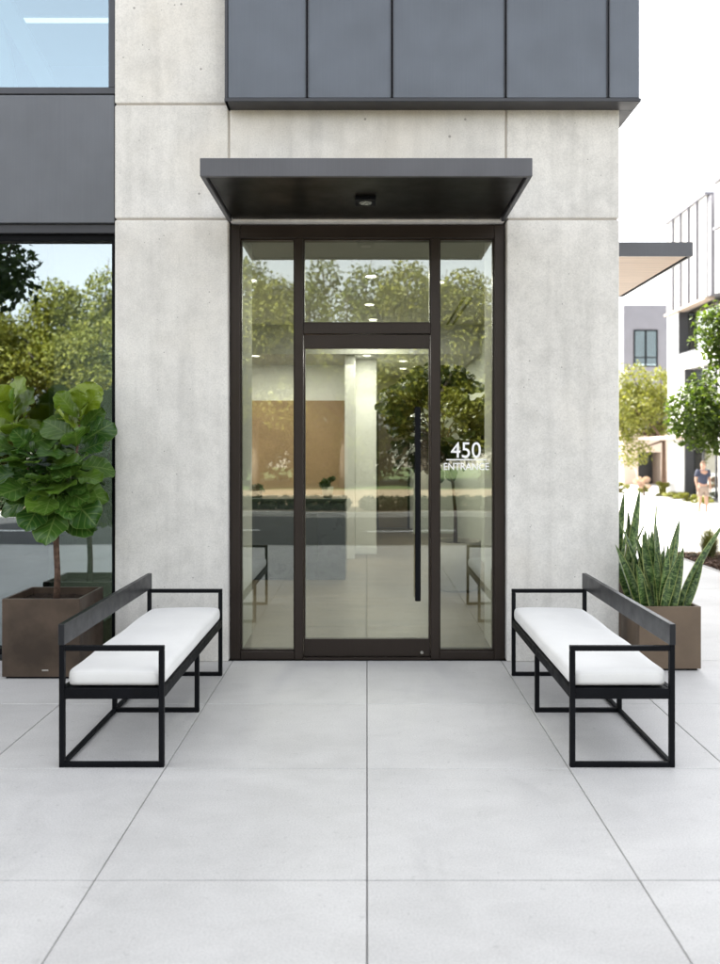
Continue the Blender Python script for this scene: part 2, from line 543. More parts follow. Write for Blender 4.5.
rd.grid(lambda u, v: Vector((-2 + 90 * u, 10.35 + (0 if v == 0 else (10 if v < 0.6 else 120)) * 1.0, -0.12 if v == 0 else -0.56)), 1, 2)
tag(rd.build('plaza', M['walk']), kind='structure')
rf = MB()
rf.box(-60, 60, -14.0, -7.15, -0.4, -0.12)
tag(rf.build('road', M['asphalt']), kind='structure')
ln = MB()
for k in range(-14, 15):
    ln.box(k * 4.0, k * 4.0 + 1.8, -10.65, -10.53, -0.12, -0.1165)
tag(ln.build('road_marking', M['white']), kind='structure')
vg = MB()
vg.box(-60, 60, -25, -14.15, -0.4, -0.003)
tag(vg.build('pavement', M['sand']), kind='structure')
lw = MB()
lw.box(-60, 60, -60, -25, -0.4, 0.01)
tag(lw.build('lawn', M['lawn']), kind='structure')
gr = MB()
gr.grid(lambda u, v: Vector((-1500 + 3000 * u, -1500 + 3000 * v, -0.72)), 4, 4)
tag(gr.build('ground', M['earth']), kind='structure')
sl = MB()
sl.box(-60, -9, -7, 0.0, -0.3, -0.004)
tag(sl.build('side_pavement', M['walk']), kind='structure')

# mulch bed with bark chips
rng = random.Random(4)
mb = MB()
mb.grid(lambda u, v: Vector((4.56 + 3.64 * u, 1.6 + 4.7 * v, 0.005 + 0.05 * math.sin(PI * u) * math.sin(PI * v) + rng.uniform(-.012, .012))), 40, 50)
tag(mb.build('mulch_bed', M['mulch']), kind='structure')
V, F = [], []
for k in range(5200):
    x, y = rng.uniform(4.58, 7.0), rng.uniform(3.3, 6.28)
    z = 0.02 + 0.05 * math.sin(PI * (x - 4.56) / 3.64) * math.sin(PI * (y - 1.6) / 4.7)
    q = Matrix.Rotation(rng.uniform(0, 6.28), 3, 'Z') @ Matrix.Rotation(rng.gauss(0, 0.5), 3, 'X') @ Matrix.Rotation(rng.gauss(0, 0.4), 3, 'Y')
    a, b, c = rng.uniform(.018, .05), rng.uniform(.007, .016), rng.uniform(.003, .006)
    i = len(V)
    for sx in (-1, 1):
        for sy in (-1, 1):
            for sz in (-1, 1):
                V.append(Vector((x, y, z)) + q @ Vector((sx * a * (0.7 if sy > 0 else 1), sy * b, sz * c)))
    F += [(i + p[0], i + p[1], i + p[2], i + p[3]) for p in ((0, 1, 3, 2), (4, 6, 7, 5), (0, 4, 5, 1), (2, 3, 7, 6), (0, 2, 6, 4), (1, 5, 7, 3))]
chipm = mat_leaf('bark chips', (0.03, 0.016, 0.01), (0.15, 0.09, 0.06), 0.0, 0.9)
tag(pydata('bark_chips', V, F, chipm), kind='stuff', label='brown bark mulch chips covering the planting bed')

# ---------------------------------------------------------------- the building
B = thing('office_building', 'grey concrete and metal office building with a glazed entrance under a flat canopy', 'building')
Z1, Z2, ZT = 3.281, 4.133, 20.0
PX = 1.870
cp = lambda x0, x1, z0, z1, y0=0.0, y1=0.22: MB().box(x0, x1, y0, y1, z0, z1, 0.009, 2).build('concrete_panel', M['concrete'], B)
j = 0.007
# left pier
cp(-PX, -1.03, 0.0, Z1 - j); cp(-PX, -1.03, Z1 + j, Z2 - j); cp(-PX, -1.03, Z2 + j, 8.4)
# right pier
cp(1.037, PX, 0.0, Z1 - j); cp(1.037, PX, Z1 + j, Z2 - j)
# band above the door
cp(-1.03 + 2 * j, 1.037 - 2 * j, 3.262, Z2 - j)
jb = MB()
jb.box(-PX + .012, -1.045, 0.010, 0.2, 0.02, 8.3)
jb.box(1.05, PX - .012, 0.010, 0.2, 0.02, 4.1)
jb.box(-1.044, 1.049, 0.010, 0.2, 3.29, 4.1)
jb.build('joint_filler', M['joint'], B)
# side wall towards the right and back wall, upper storeys as one mass
sd = MB()
sd.box(1.66, PX - 0.003, 0.222, 11.9, 0.0, 4.1)
sd.build('side_wall', M['concrete'], B)
um = MB()
um.box(-14, PX - 0.03, 0.3, 12.0, 7.9, ZT)
um.box(-14, -2.2, 11.7, 12.0, 0, 7.9)
um.box(-2.2, PX - 0.03, 11.92, 12.0, 0, 7.9)
um.box(-1.0, PX - 0.03, 0.23, 11.9, 4.14, 7.89)
um.box(-14, -9.0, 0.25, 11.6, 0.0, 7.89)
um.build('upper_storeys', M['concrete'], B)
# metal clad box above the door
CY, CB = -0.15, 4.087
cl = MB()
seams = [-1.01, (307 - 367) / 138.3, (392 - 367) / 138.3, (505.5 - 367) / 138.3, (608 - 367) / 138.3, 1.974]
for i, (a, b) in enumerate(zip(seams, seams[1:])):
    cl.box(a + 0.004, b - 0.004, CY, 0.2, CB + 0.028, ZT, 0.004)
ys = [-0.15, 0.9, 2.1, 3.3, 4.5, 5.7, 6.9, 8.1, 9.3, 10.5, 12.0]
for a, b in zip(ys, ys[1:]):
    cl.box(PX + 0.02, 1.974, max(a + 0.004, 0.204), b - 0.004, CB + 0.028, ZT, 0.003)
cl.build('metal_cladding', M['clad'], B)
ct = MB()
for x in seams[1:-1]:
    ct.box(x - 0.012, x - 0.006, CY - 0.008, CY + 0.05, CB + 0.03, ZT)
    ct.box(x + 0.006, x + 0.012, CY - 0.008, CY + 0.05, CB + 0.03, ZT)
ct.box(-1.028, -1.008, CY - 0.006, 0.19, CB, ZT, 0.002)
ct.box(-1.03, 1.98, CY - 0.008, 0.0, CB, CB + 0.026, 0.003)
ct.box(PX + 0.004, 1.98, 0.002, 12.0, CB + 0.001, CB + 0.025, 0.003)
ct.build('cladding_trim', M['clad_dark'], B)

# windows at the left
def window(x0, x1, z0, z1, y, fw, glass, mull=(), fr=None):
    f = MB()
    f.box(x0, x1, y, y + 0.12, z1 - fw, z1, 0.003)
    f.box(x0, x1, y, y + 0.12, z0, z0 + fw, 0.003)
    f.box(x0, x0 + fw, y + 0.001, y + 0.12, z0 + fw, z1 - fw, 0.003)
    f.box(x1 - fw, x1, y + 0.001, y + 0.12, z0 + fw, z1 - fw, 0.003)
    for x in mull:
        f.box(x - fw / 2, x + fw / 2, y + 0.002, y + 0.12, z0 + fw, z1 - fw, 0.003)
    fo = f.build('window', M[fr or 'wframe'], B)
    xs = [x0] + list(mull) + [x1]
    for a, b in zip(xs, xs[1:]):
        MB().box(a + fw * 0.4, b - fw * 0.4, y + 0.05, y + 0.056, z0 + fw * 0.5, z1 - fw * 0.5).build('pane', M[glass], fo)
    return fo
window(-5.4, -PX - 0.008, 0.03, 3.19, 0.10, 0.045, 'glass_left', (-3.6,), 'black')
window(-5.4, -PX - 0.008, 4.225, 7.3, 0.035, 0.05, 'glass_up', (-3.6,))
sp = MB()
sp.box(-5.4, -PX - 0.01, 0.03, 0.24, 3.262, 4.215, 0.004)
sp.build('spandrel_panel', M['spandrel'], B)
MB().box(-5.4, -PX - 0.004, 0.06, 0.24, 3.195, 3.258).build('window_head', M['clad_dark'], B)
MB().box(-5.4, -PX - 0.004, 0.06, 0.24, 4.217, 4.224).build('window_joint', M['clad_dark'], B)
MB().box(-5.4, -PX - 0.004, 0.09, 0.24, 0.0, 0.028).build('window_sill', M['clad_dark'], B)
sp = MB()
sp.box(-5.4, -PX - 0.01, 0.03, 0.24, 7.31, 8.4, 0.004)
sp.build('spandrel_panel', M['spandrel'], B)
cp(-9.0, -5.41, 0, Z1 - j); cp(-9.0, -5.41, Z1 + j, 8.4)
# room behind the left window, and the one above it
rm = MB()
rm.box(-5.6, -2.45, 0.26, 6.0, -0.1, 0.0)
rm.box(-5.6, -2.45, 6.0, 6.1, 0.0, 3.3)
rm.box(-5.7, -5.6, 0.26, 6.0, 0.0, 3.3)
rm.box(-2.55, -2.45, 1.2, 6.0, 0.0, 3.3)
rm.box(-5.6, -2.45, 0.26, 6.0, 3.3, 3.36)
rm.build('dim_room', M['dim'], B)
ru = MB()
ru.box(-5.6, -1.05, 0.26, 6.0, 4.0, 4.1)
ru.box(-5.6, -1.05, 6.0, 6.1, 4.1, 7.2)
ru.box(-5.7, -5.6, 0.26, 6.0, 4.1, 7.2)
ru.box(-1.05, -1.01, 0.26, 6.0, 4.1, 7.2)
ru.box(-5.6, -1.05, 0.26, 6.0, 7.2, 7.26)
ru.build('upper_room', M['dim'], B)
br = MB()
br.obox((-3.52, 1.2, 6.1), (-2.45, 1.2, 4.1), 0.14, 0.24, (0, 1, 0))
br.obox((-3.35, 1.2, 5.75), (-3.05, 1.2, 4.1), 0.12, 0.1, (0, 1, 0))
br.obox((-2.2, 2.6, 4.1), (-2.2, 2.6, 7.2), 0.16, 0.16, (0, 1, 0))
br.build('steel_brace', M['wallw'], B)

# entrance: frame, sidelights, transom, door
FY = 0.06
sc_ = 823 / 6.16
fx = lambda p: (p - 367) / sc_
fz = lambda p: 1.585 - (p - 448) / sc_
ef = MB()
T = 0.14
def fbar(x0, x1, z0, z1, dy=0.0):
    ef.box(fx(x0), fx(x1), FY + dy, FY + T, z0, z1, 0.0035)
ZTOP = 3.256
ef.box(-1.022, fx(240), FY, FY + T, 0, ZTOP, 0.0035)
ef.box(fx(494.5), 1.03, FY, FY + T, 0, ZTOP, 0.0035)
zt0 = fz(238)
fbar(240.2, 494.3, zt0, ZTOP, 0.001)
fbar(294.5, 303, 0, zt0 - .0005, 0.002)
fbar(431, 439.5, 0, zt0 - .0005, 0.002)
fbar(303.2, 430.8, fz(333.5), fz(323), 0.003)
fbar(240.2, 294.3, 0, fz(651.5), 0.003)
fbar(439.7, 494.3, 0, fz(651.5), 0.003)
# glazing beads
for a, b, c, d in ((240, 294.5, 238, 651.5), (439.5, 494.5, 238, 651.5), (303, 431, 238, 323)):
    w = 0.010
    ef.box(fx(a), fx(a) + w, FY + .03, FY + .075, fz(d), fz(c))
    ef.box(fx(b) - w, fx(b), FY + .03, FY + .075, fz(d), fz(c))
    ef.box(fx(a) + w, fx(b) - w, FY + .03, FY + .075, fz(c) - w, fz(c))
    ef.box(fx(a) + w, fx(b) - w, FY + .03, FY + .075, fz(d), fz(d) + w)
ef.build('entrance_frame', M['bronze'], B)
GY = FY + 0.05
pane = lambda nm, x0, x1, z0, z1, par, y=GY: MB().box(x0, x1, y, y + 0.006, z0, z1).build(nm, M['glass_door'], par)
pane('sidelight', fx(239), fx(295.5), fz(652.5), fz(237), B)
sr = pane('sidelight', fx(438.5), fx(495.5), fz(652.5), fz(237), B)
sr['label'] = 'narrow glass sidelight lettered 450 ENTRANCE in white'
pane('transom_window', fx(302), fx(432), fz(324), fz(237), B)
dr = MB()
DY = FY + 0.02
dx0, dx1, dz0, dz1 = fx(303.4), fx(430.6), fz(657.0), fz(334)
dr.box(dx0 + .002, dx1 - .002, DY, DY + 0.05, fz(348), dz1 - .002, 0.003)
dr.box(dx0 + .002, dx1 - .002, DY, DY + 0.05, dz0, fz(639.5), 0.003)
dr.box(dx0 + .002, dx0 + 0.012, DY + .001, DY + 0.05, fz(639.5), fz(348))
dr.box(dx1 - 0.012, dx1 - .002, DY + .001, DY + 0.05, fz(639.5), fz(348))
door = dr.build('entrance_door', M['bronze'], B)
pane('door_glass', dx0 + .005, dx1 - .005, fz(640.5), fz(347), door, DY + 0.02)
hd = MB()
hx = fx(417.5)
hd.box(hx - 0.021, hx + 0.021, DY - 0.075, DY - 0.047, fz(600), fz(407), 0.004)
for z in (fz(425), fz(582)):
    hd.tube([(hx, DY - 0.05, z), (hx, DY + 0.02, z)], 0.011, 10)
hd.build('pull_handle', M['black'], door)
lk = MB()
lk.tube([(fx(422), DY - 0.006, fz(653)), (fx(422), DY + 0.01, fz(653))], 0.012, 14)
lk.build('lock', M['steel'], door)
th = MB()
th.box(fx(303.4), fx(430.6), FY - 0.01, FY + T, 0.0, fz(657.6), 0.002)
th.build('threshold', M['bronze'], B)

def text(body, px, py, size, sx, par, mat):
    cu = bpy.data.curves.new('lettering', 'FONT')
    cu.body = body
    cu.size = size
    cu.align_x = 'CENTER'
    cu.align_y = 'CENTER'
    cu.extrude = 0.0012
    cu.offset = 0.0006
    cu.resolution_u = 6
    cu.materials.append(mat)
    o = bpy.data.objects.new('lettering', cu)
    link(o, par)
    o.location = (fx(px), GY - 0.0025, fz(py))
    o.rotation_euler = (PI / 2, 0, 0)
    o.scale = (sx, 1, 1)
    bpy.context.view_layer.update()
    me = bpy.data.meshes.new_from_object(o.evaluated_get(bpy.context.evaluated_depsgraph_get()))
    loc = (o.location.copy(), o.rotation_euler.copy(), o.scale.copy())
    bpy.data.objects.remove(o)
    m = link(bpy.data.objects.new('lettering', me), par)
    m.location, m.rotation_euler, m.scale = loc
    return m
text('450', 466.8, 451.0, 0.168, 0.92, sr, M['white'])
text('ENTRANCE', 467.0, 467.0, 0.075, 0.90, sr, M['white'])
MB().box(fx(447), fx(487.5), GY - .0035, GY - .001, fz(460.4), fz(459.2)).build('lettering', M['white'], sr)

# entrance canopy
ca = MB()
cx0, cx1, cyf, cz0, cz1 = -1.032, 1.022, -1.02, 3.262, 3.375
e = 0.028
ca.box(cx0, cx1, cyf, cyf + e, cz0, cz1, 0.003)
ca.box(cx0, cx0 + e, cyf + e, -0.001, cz0 + .0005, cz1, 0.002)
ca.box(cx1 - e, cx1, cyf + e, -0.001, cz0 + .0005, cz1, 0.002)
ca.box(cx0 + e, cx1 - e, cyf + e, -0.001, cz1 - 0.02, cz1 - 0.002)
can = ca.build('entrance_canopy', M['canopy'], B)
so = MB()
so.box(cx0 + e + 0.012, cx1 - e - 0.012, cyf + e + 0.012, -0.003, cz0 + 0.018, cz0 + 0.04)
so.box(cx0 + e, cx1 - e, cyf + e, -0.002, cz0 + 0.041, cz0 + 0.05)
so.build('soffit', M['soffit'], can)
li = MB()
li.box(-0.08, 0.06, -0.57, -0.42, cz0 - 0.008, cz0 + 0.0175, 0.004)
ol = li.build('recessed_light', M['black'], can)
MB().lathe([(0.045, cz0 - 0.0105), (0.045, cz0 - 0.0085)], 24, -0.01, -0.495).build('lens', M['lens'], can)
# side canopy with wood soffit
sc2 = MB()
sx0, sx1, sy0, sy1, sz0, sz1 = PX, 2.575, 0.40, 2.16, 3.10, 3.212
sc2.box(sx0, sx1, sy0, sy0 + 0.02, sz0, sz1, 0.002)
sc2.box(sx1 - 0.02, sx1, sy0 + 0.02, sy1, sz0 + .0005, sz1, 0.002)
sc2.box(sx0, sx1 - 0.02, sy1 - 0.02, sy1, sz0 + .001, sz1, 0.002)
sc2.box(sx0, sx1 - 0.02, sy0 + 0.02, sy1 - 0.02, sz1 - 0.02, sz1 - 0.001)
sca = sc2.build('side_canopy', M['canopy'], B)
MB().box(sx0, sx1 - 0.042, sy0 + 0.022, sy1 - 0.022, sz0 + 0.006, sz0 + 0.02).build('soffit', M['woodsoffit'], sca)

# lobby interior
fl = MB()
xs = [-2.4, -1.3, -0.008, 1.3, 1.66]
yy = [0.2, 2.6, 5.0, 7.4, 10.3]
for a, b in zip(xs, xs[1:]):
    for c, d in zip(yy, yy[1:]):
        fl.box(a + .002, b - .002, c + .002, d - .002, -0.1, -0.002, 0.001)
fl.build('lobby_floor', M['floor_in'], B)
MB().box(-2.4, 1.66, 0.2, 10.3, -0.2, -0.008).build('lobby_floor_joint', M['groove'], B)
cg = MB()
cg.box(-2.4, 1.66, 0.2, 5.5, 3.32, 3.40)
cg.box(-2.4, 1.66, 5.5, 5.58, 2.91, 3.40)
cg.box(-2.4, 1.66, 5.58, 10.4, 2.91, 2.98)
cg.build('lobby_ceiling', M['ceil'], B)
lwl = MB()
lwl.box(-1.06, -0.985, 0.205, 0.95, 0, 3.319)      # returns beside the door
lwl.box(0.985, 1.06, 0.205, 0.80, 0, 3.319)
lwl.box(-2.44, -2.40, 0.205, 10.4, 0, 3.4)
lwl.box(-2.4, 1.62, 10.21, 10.3, 0, 2.909)
lwl.box(-2.4, -0.315, 7.05, 7.2, 0, 2.909)
lwl.box(-0.315, -0.175, 5.67, 7.2, 0, 2.905)
lwl.build('lobby_wall', M['wallw'], B)
MB().box(1.62, 1.659, 0.23, 10.4, 0, 3.319).build('lobby_wall', M['wallg'], B)
MB().box(0.86, 1.619, 9.2, 9.3, 0, 2.909).build('lobby_wall', M['wallg'], B)
MB().box(-0.172, 0.14, 6.2, 6.52, 0, 2.908, 0.004).build('column', M['wallw'], B)
MB().box(-0.177, 0.145, 6.194, 6.525, 0, 0.11, 0.002).build('baseboard', M['wallw'], B)
MB().box(-2.395, -0.36, 6.99, 7.048, 0, 2.34).build('accent_wall', M['accent'], B)
cd = MB()
cd.box(0.22, 0.80, 10.15, 10.2, 0.01, 2.3)
cdo = cd.build('corridor_door', M['olive'], B)
fm = MB()
fm.box(0.80, 0.845, 10.12, 10.2, 0, 2.34)
fm.box(0.175, 0.22, 10.12, 10.2, 0, 2.34)
fm.box(0.22, 0.80, 10.12, 10.2, 2.3, 2.34)
fm.build('door_frame', M['black'], cdo)
sd2 = MB()
for x in (1.11, 1.19):
    sd2.box(x, x + 0.028, 3.4, 5.45, 3.312, 3.3195)
sd2.build('slot_diffuser', M['black'], B)

# ceiling lights: lit discs, each with its lamp
def ceiling_light(x, y, z, watt, label, r=0.055):
    t = thing('ceiling_light', label, 'ceiling light', (x, y, z), 0, 'recessed ceiling lights in the lobby')
    MB().lathe([(r + 0.016, -0.004), (r + 0.016, 0.0), (r + 0.004, 0.0), (r + 0.004, -0.004)], 24).build('trim_ring', M['white'], t)
    MB().lathe([(r, -0.006), (r, -0.002)], 24).build('diffuser', M['lamp'], t)
    ld = bpy.data.lights.new('lobby_lamp', 'AREA')
    ld.shape = 'DISK'
    ld.size = 0.11
    ld.energy = watt
    ld.color = (1.0, 0.95, 0.87)
    lo = bpy.data.objects.new('lamp', ld)
    link(lo, t)
    lo.location = (0, 0, -0.012)
    return t
W = 5.5
ceiling_light(0.0, 5.66, 2.909, W * .45, 'round lit ceiling light just in front of the white column')
ceiling_light(0.04, 2.2, 3.319, W, 'round lit ceiling light nearest the entrance, seen through the transom')
ceiling_light(0.03, 3.84, 3.319, W, 'round lit ceiling light second from the entrance, seen low in the transom')
ceiling_light(0.08, 5.0, 3.319, W, 'round lit ceiling light just before the ceiling drops, seen above the door head')
ceiling_light(0.55, 6.4, 2.909, W, 'round lit ceiling light right of the white column, before the corridor door')
ceiling_light(0.60, 7.6, 2.909, W * .9, 'round lit ceiling light deep in the corridor near its end')
ceiling_light(-0.95, 5.72, 2.909, W * .7, 'round lit ceiling light washing the brown accent wall right of the desk')
ceiling_light(-1.6, 5.72, 2.909, W * 1.15, 'round lit ceiling light washing the brown accent wall behind the desk')
ceiling_light(1.25, 7.4, 2.909, W * .15, 'added unseen ceiling light brightening the pale wall behind the indoor fig tree')  # lamp added to lift the wall behind the fig, no visible fixture
ceiling_light(-1.2, 2.4, 3.319, W, 'round lit ceiling light over the floor left of the glass door')
ceiling_light(0.75, 2.5, 3.319, W * .7, 'round lit ceiling light above the indoor fig tree')

t = thing('pendant_light', 'long white linear light hanging behind the upper left window', 'pendant light', (-2.9, 1.7, 5.62))
MB().box(-0.62, 0.62, -0.016, 0.016, 0, 0.03).build('diffuser', M['tubelamp'], t)
pc = MB().box(-0.64, 0.64, -0.02, 0.02, 0.031, 0.05)
for x in (-0.5, 0.5):
    pc.tube([(x, 0, 0.05), (x, 0, 1.57)], 0.004, 6)
pc.build('housing', M['white'], t)

# reception desk and what stands on it
t = thing('reception_desk', 'slate grey reception desk behind the glass door, a dark reflection put on its front as a panel', 'desk', (-1.25, 3.8, 0))
MB().box(-1.1, 0.99, 0, 0.75, 0, 0.94, 0.004).build('counter', M['desk'], t)
MB().box(-1.11, 1.0, -0.02, 0.77, 0.941, 0.975, 0.003).build('desk_top', M['deskdark'], t)
MB().box(-1.08, 0.66, -0.03, -0.001, 0.2, 0.80, 0.003).build('reflection_panel', M['deskdark'], t)  # panel stands in for a dark reflection in the entrance glass

def blob_leaves(rng, blobs, n, size, up=0.3, fill=0.35):
    """leaf-sized folded faces through the volume of the given ellipsoids"""
    V, F = [], []
    wts = [b[1][0] * b[1][1] * b[1][2] for b in blobs]
    tot = sum(wts)
    for b, w in zip(blobs, wts):
        c, r = Vector(b[0]), b[1]
        for k in range(int(n * w / tot)):
            d = Vector((rng.gauss(0, 1), rng.gauss(0, 1), rng.gauss(0, 1))).normalized()
            rad = (fill + (1 - fill) * rng.random()) ** 0.6 * (1 + rng.gauss(0, 0.07))
            p = c + Vector((d.x * r[0], d.y * r[1], d.z * r[2])) * rad
            nrm = (d * 0.6 + Vector((rng.gauss(0, .6), rng.gauss(0, .6), rng.gauss(0, .6) + up))).normalized()
            t1 = nrm.orthogonal().normalized()
            t1 = Quaternion(nrm, rng.uniform(0, 6.28)) @ t1
            t2 = nrm.cross(t1)
            s = size * rng.uniform(0.65, 1.3)
            i = len(V)
            V += [p - t1 * s * .5, p + t2 * s * .3 + nrm * s * .1, p + t1 * s * .55 - nrm * s * .08, p - t2 * s * .3 + nrm * s * .1]
            F += [(i, i + 1, i + 2), (i, i + 2, i + 3)]
    return V, F

def tree(name, label, cat, loc, h_trunk, r_trunk, blobs, n, size, leaf, bark='barkg', seed=1, group=None, lean=(0, 0)):
    rng = random.Random(seed)
    t = thing(name, label, cat, loc, 0, group)
    tr = MB()
    top = Vector((lean[0], lean[1], h_trunk))
    tr.tube([(0, 0, -0.05), (lean[0] * .2, lean[1] * .2, h_trunk * .35), (lean[0] * .6, lean[1] * .6, h_trunk * .7), top], [r_trunk * 1.25, r_trunk, r_trunk * .85, r_trunk * .7], 9)
    for b in blobs:
        c = Vector(b[0])
        m = (top + c) / 2 + Vector((rng.uniform(-.1, .1), rng.uniform(-.1, .1), -.08 * b[1][2]))
        tr.tube([top - Vector((0, 0, .1)), m, c, c + (c - top) * 0.25], [r_trunk * .55, r_trunk * .35, r_trunk * .2, r_trunk * .06], 6)
    tr.build('trunk', M[bark], t)
    V, F = blob_leaves(rng, blobs, n, size)
    pydata('crown', V, F, M[leaf], t)
    return t

def cloud(rng, c, r, k, br=(0.32, 0.5)):
    """uneven set of leaf clumps filling an ellipsoid"""
    out = []
    for i in range(k):
        d = Vector((rng.gauss(0, 1), rng.gauss(0, 1), rng.gauss(0, 1))).normalized() * rng.uniform(0.35, 0.95)
        s = rng.uniform(*br)
        out.append(((c[0] + d.x * r[0], c[1] + d.y * r[1], c[2] + d.z * r[2]), (r[0] * s, r[1] * s, r[2] * s * 0.85)))
    return out

# small plants on the desk
t = thing('potted_plant', 'small dark plant in a white pot on the reception desk', 'potted plant', (-0.49, 4.1, 0.976))
MB().lathe([(0.055, 0), (0.075, 0.13), (0.068, 0.13), (0.06, 0.11)], 20).build('pot', M['pot'], t)
V, F = blob_leaves(random.Random(8), cloud(random.Random(3), (0, 0, 0.2), (.1, .1, .1), 7), 260, 0.055)
pydata('leaves', V, F, M['leaf_dark'], t)
t = thing('potted_plant', 'low dark plant in a black box at the left end of the reception desk', 'potted plant', (-1.45, 4.1, 0.976))
MB().box(-0.14, 0.14, -0.08, 0.08, 0, 0.07, 0.004).build('pot', M['black'], t)
V, F = blob_leaves(random.Random(9), cloud(random.Random(5), (0, 0, 0.1), (.17, .09, .06), 8), 300, 0.055)
pydata('leaves', V, F, M['leaf_dark'], t)

# ---------------------------------------------------------------- fig trees
def fig_leaf(mb, base, direction, L, W, droop, roll, rng, midx=0):
    d = Vector(direction).normalized()
    s = d.cross(Vector((0, -0.62, 0.78)))      # blades turn to the open sky over the street
    if s.length < 0.15:
        s = d.cross(Vector((rng.gauss(0, 1), rng.gauss(0, 1), 0)))
    s.normalize()
    s = Quaternion(d, roll) @ s
    n = s.cross(d).normalized()
    base = Vector(base)
    ph = rng.uniform(0, 6.28)
    cup = rng.uniform(0.10, 0.28)
    def fn(u, v):
        # v along the leaf, u across; fiddle outline: narrow lower half, broad rounded tip
        sm = min(1, max(0, (v - 0.15) / 0.5))
        sm = sm * sm * (3 - 2 * sm)
        prof = max(0.0, math.sin(PI * min(1.0, v ** 1.25))) ** 0.55 * (0.58 + 0.42 * sm)
        prof = max(0.03, prof)
        x = (u - 0.5) * W * prof * 1.05
        wav = 0.012 * math.sin(v * 17 + ph + (2 if u > .5 else 0)) * (abs(u - .5) * 2) ** 2 * L / 0.25
        z = -cup * abs(x) * 0.0 + cup * (abs(u - .5) * 2) ** 1.5 * W * 0.33 + wav
        y = v * L
        a = droop * v
        dirc = d * math.cos(a) - n * math.sin(a)
        return base + d * (y * (1 - 0.16 * (1 - math.cos(a)))) - Vector((0, 0, 1)) * (math.sin(a) * y * 0.30) + s * x + n * z
    k = len(mb.bm.faces)
    mb.grid(fn, 6, 12, lambda u, v: (u, v))
    mb.bm.faces.ensure_lookup_table()
    for f in mb.bm.faces[k:]:
        f.material_index = midx

def leader(mb, rng, pts, n, L, young_top=0.22, spread=1.0, start=0.0):
    """leaves spiralling up a leader given as a polyline"""
    pts = [Vector(p) for p in pts]
    seg = [(b - a).length for a, b in zip(pts, pts[1:])]
    tot = sum(seg)
    for k in range(n):
        f = start + (1 - start) * (k + 0.5) / n
        s = f * tot
        for a, b, l in zip(pts, pts[1:], seg):
            if s <= l: break
            s -= l
        p = a.lerp(b, min(1, s / l))
        az = k * 2.3999 + rng.uniform(-.35, .35)
        g2 = (f - start) / (1 - start)
        el = -0.62 + 1.9 * g2 ** 1.15 + rng.uniform(-.18, .18)
        d = Vector((math.cos(az) * math.cos(el), math.sin(az) * math.cos(el), math.sin(el)))
        ll = L * rng.uniform(0.78, 1.15) * (1.0 if g2 < 0.88 else 0.82)
        st = p + Vector((d.x, d.y, d.z * 0.5)) * 0.02 * spread
        fig_leaf(mb, st, d, ll, ll * rng.uniform(0.66, 0.8), rng.uniform(0.3, 0.9) * (1 - .4 * g2), rng.uniform(-.4, .4), rng, 1 if g2 > 1 - young_top and rng.random() < .8 else 0)

def square_planter(name, label, loc, w, d, h, mat, tagplate=None):
    t = thing(name, label, 'planter', loc)
    th = 0.022
    m = MB()
    z0 = 0.015
    m.box(-w / 2, w / 2, -d / 2, -d / 2 + th, z0, h, 0.0025)
    m.box(-w / 2, w / 2, d / 2 - th, d / 2, z0, h, 0.0025)
    m.box(-w / 2, -w / 2 + th, -d / 2 + th, d / 2 - th, z0 + .0005, h - .0005, 0.002)
    m.box(w / 2 - th, w / 2, -d / 2 + th, d / 2 - th, z0 + .0005, h - .0005, 0.002)
    m.build('box', M[mat], t)
    MB().box(-w / 2 + .02, w / 2 - .02, -d / 2 + .02, d / 2 - .02, 0.0, 0.014).build('foot', M['black'], t)
    sr_ = random.Random(3)
    s = MB()
    s.grid(lambda u, v: Vector((-w / 2 + th + (w - 2 * th) * u, -d / 2 + th + (d - 2 * th) * v, h - 0.055 + sr_.uniform(-.01, .012))), 16, 16)
    s.build('soil', M['soil'], t)
    if tagplate:
        MB().box(tagplate - .022, tagplate + .022, -d / 2 - .003, -d / 2 - .0005, 0.055, 0.065, 0.001).build('maker_plate', M['steel'], t)
    return t

square_planter('planter', 'bronze square planter with shade in its colour, left of the left bench, holding the fig tree', (-2.237, -0.205, 0), 0.535, 0.5, 0.55, 'planter_shaded', 0.03)
t = thing('fiddle_leaf_fig', 'bushy fiddle leaf fig with big glossy leaves in the shade-toned bronze planter outside the window', 'fig tree', (-2.225, -0.20, 0.49))
rng = random.Random(21)
tr = MB()
tr.tube([(0, 0, 0), (0.006, 0, .2), (-0.004, 0, .42), (0.0, 0, .56)], [0.025, 0.021, 0.021, 0.02], 10)
LA = [(0.0, 0, .56), (0.07, -0.01, .80), (0.15, -0.02, 1.04), (0.18, -0.02, 1.38)]
LB = [(0.0, 0, .56), (-0.12, -0.02, .82), (-0.27, -0.03, 1.08), (-0.31, -0.03, 1.40)]
LC = [(0.0, 0, .56), (-0.04, 0.10, .85), (-0.08, 0.13, 1.12)]
for q in (LA, LB, LC):
    tr.tube(q, [0.015, 0.012, 0.009, 0.005][:len(q)], 8)
tr.build('trunk', M['bark'], t)
fm = MB()
leader(fm, rng, LA, 38, 0.285, 0.3, 1.0, 0.12)
leader(fm, rng, LB, 35, 0.285, 0.34, 1.0, 0.15)
leader(fm, rng, LC, 16, 0.25, 0.0, 1.0, 0.2)
for c, r, n in (((0.0, -.03, .80), (.24, .2, .16), 18), ((-.08, -.06, 1.0), (.22, .16, .16), 10)):
    for k in range(n):
        d = Vector((rng.gauss(0, 1), rng.gauss(0, 1) - .45, rng.gauss(.1, .55))).normalized()
        p = Vector(c) + Vector((d.x * r[0], d.y * r[1], d.z * r[2])) * rng.uniform(.15, .6)
        L = rng.uniform(.2, .27)
        fig_leaf(fm, p, d, L, L * rng.uniform(.66, .8), rng.uniform(.2, .6), rng.uniform(-.4, .4), rng, 0)
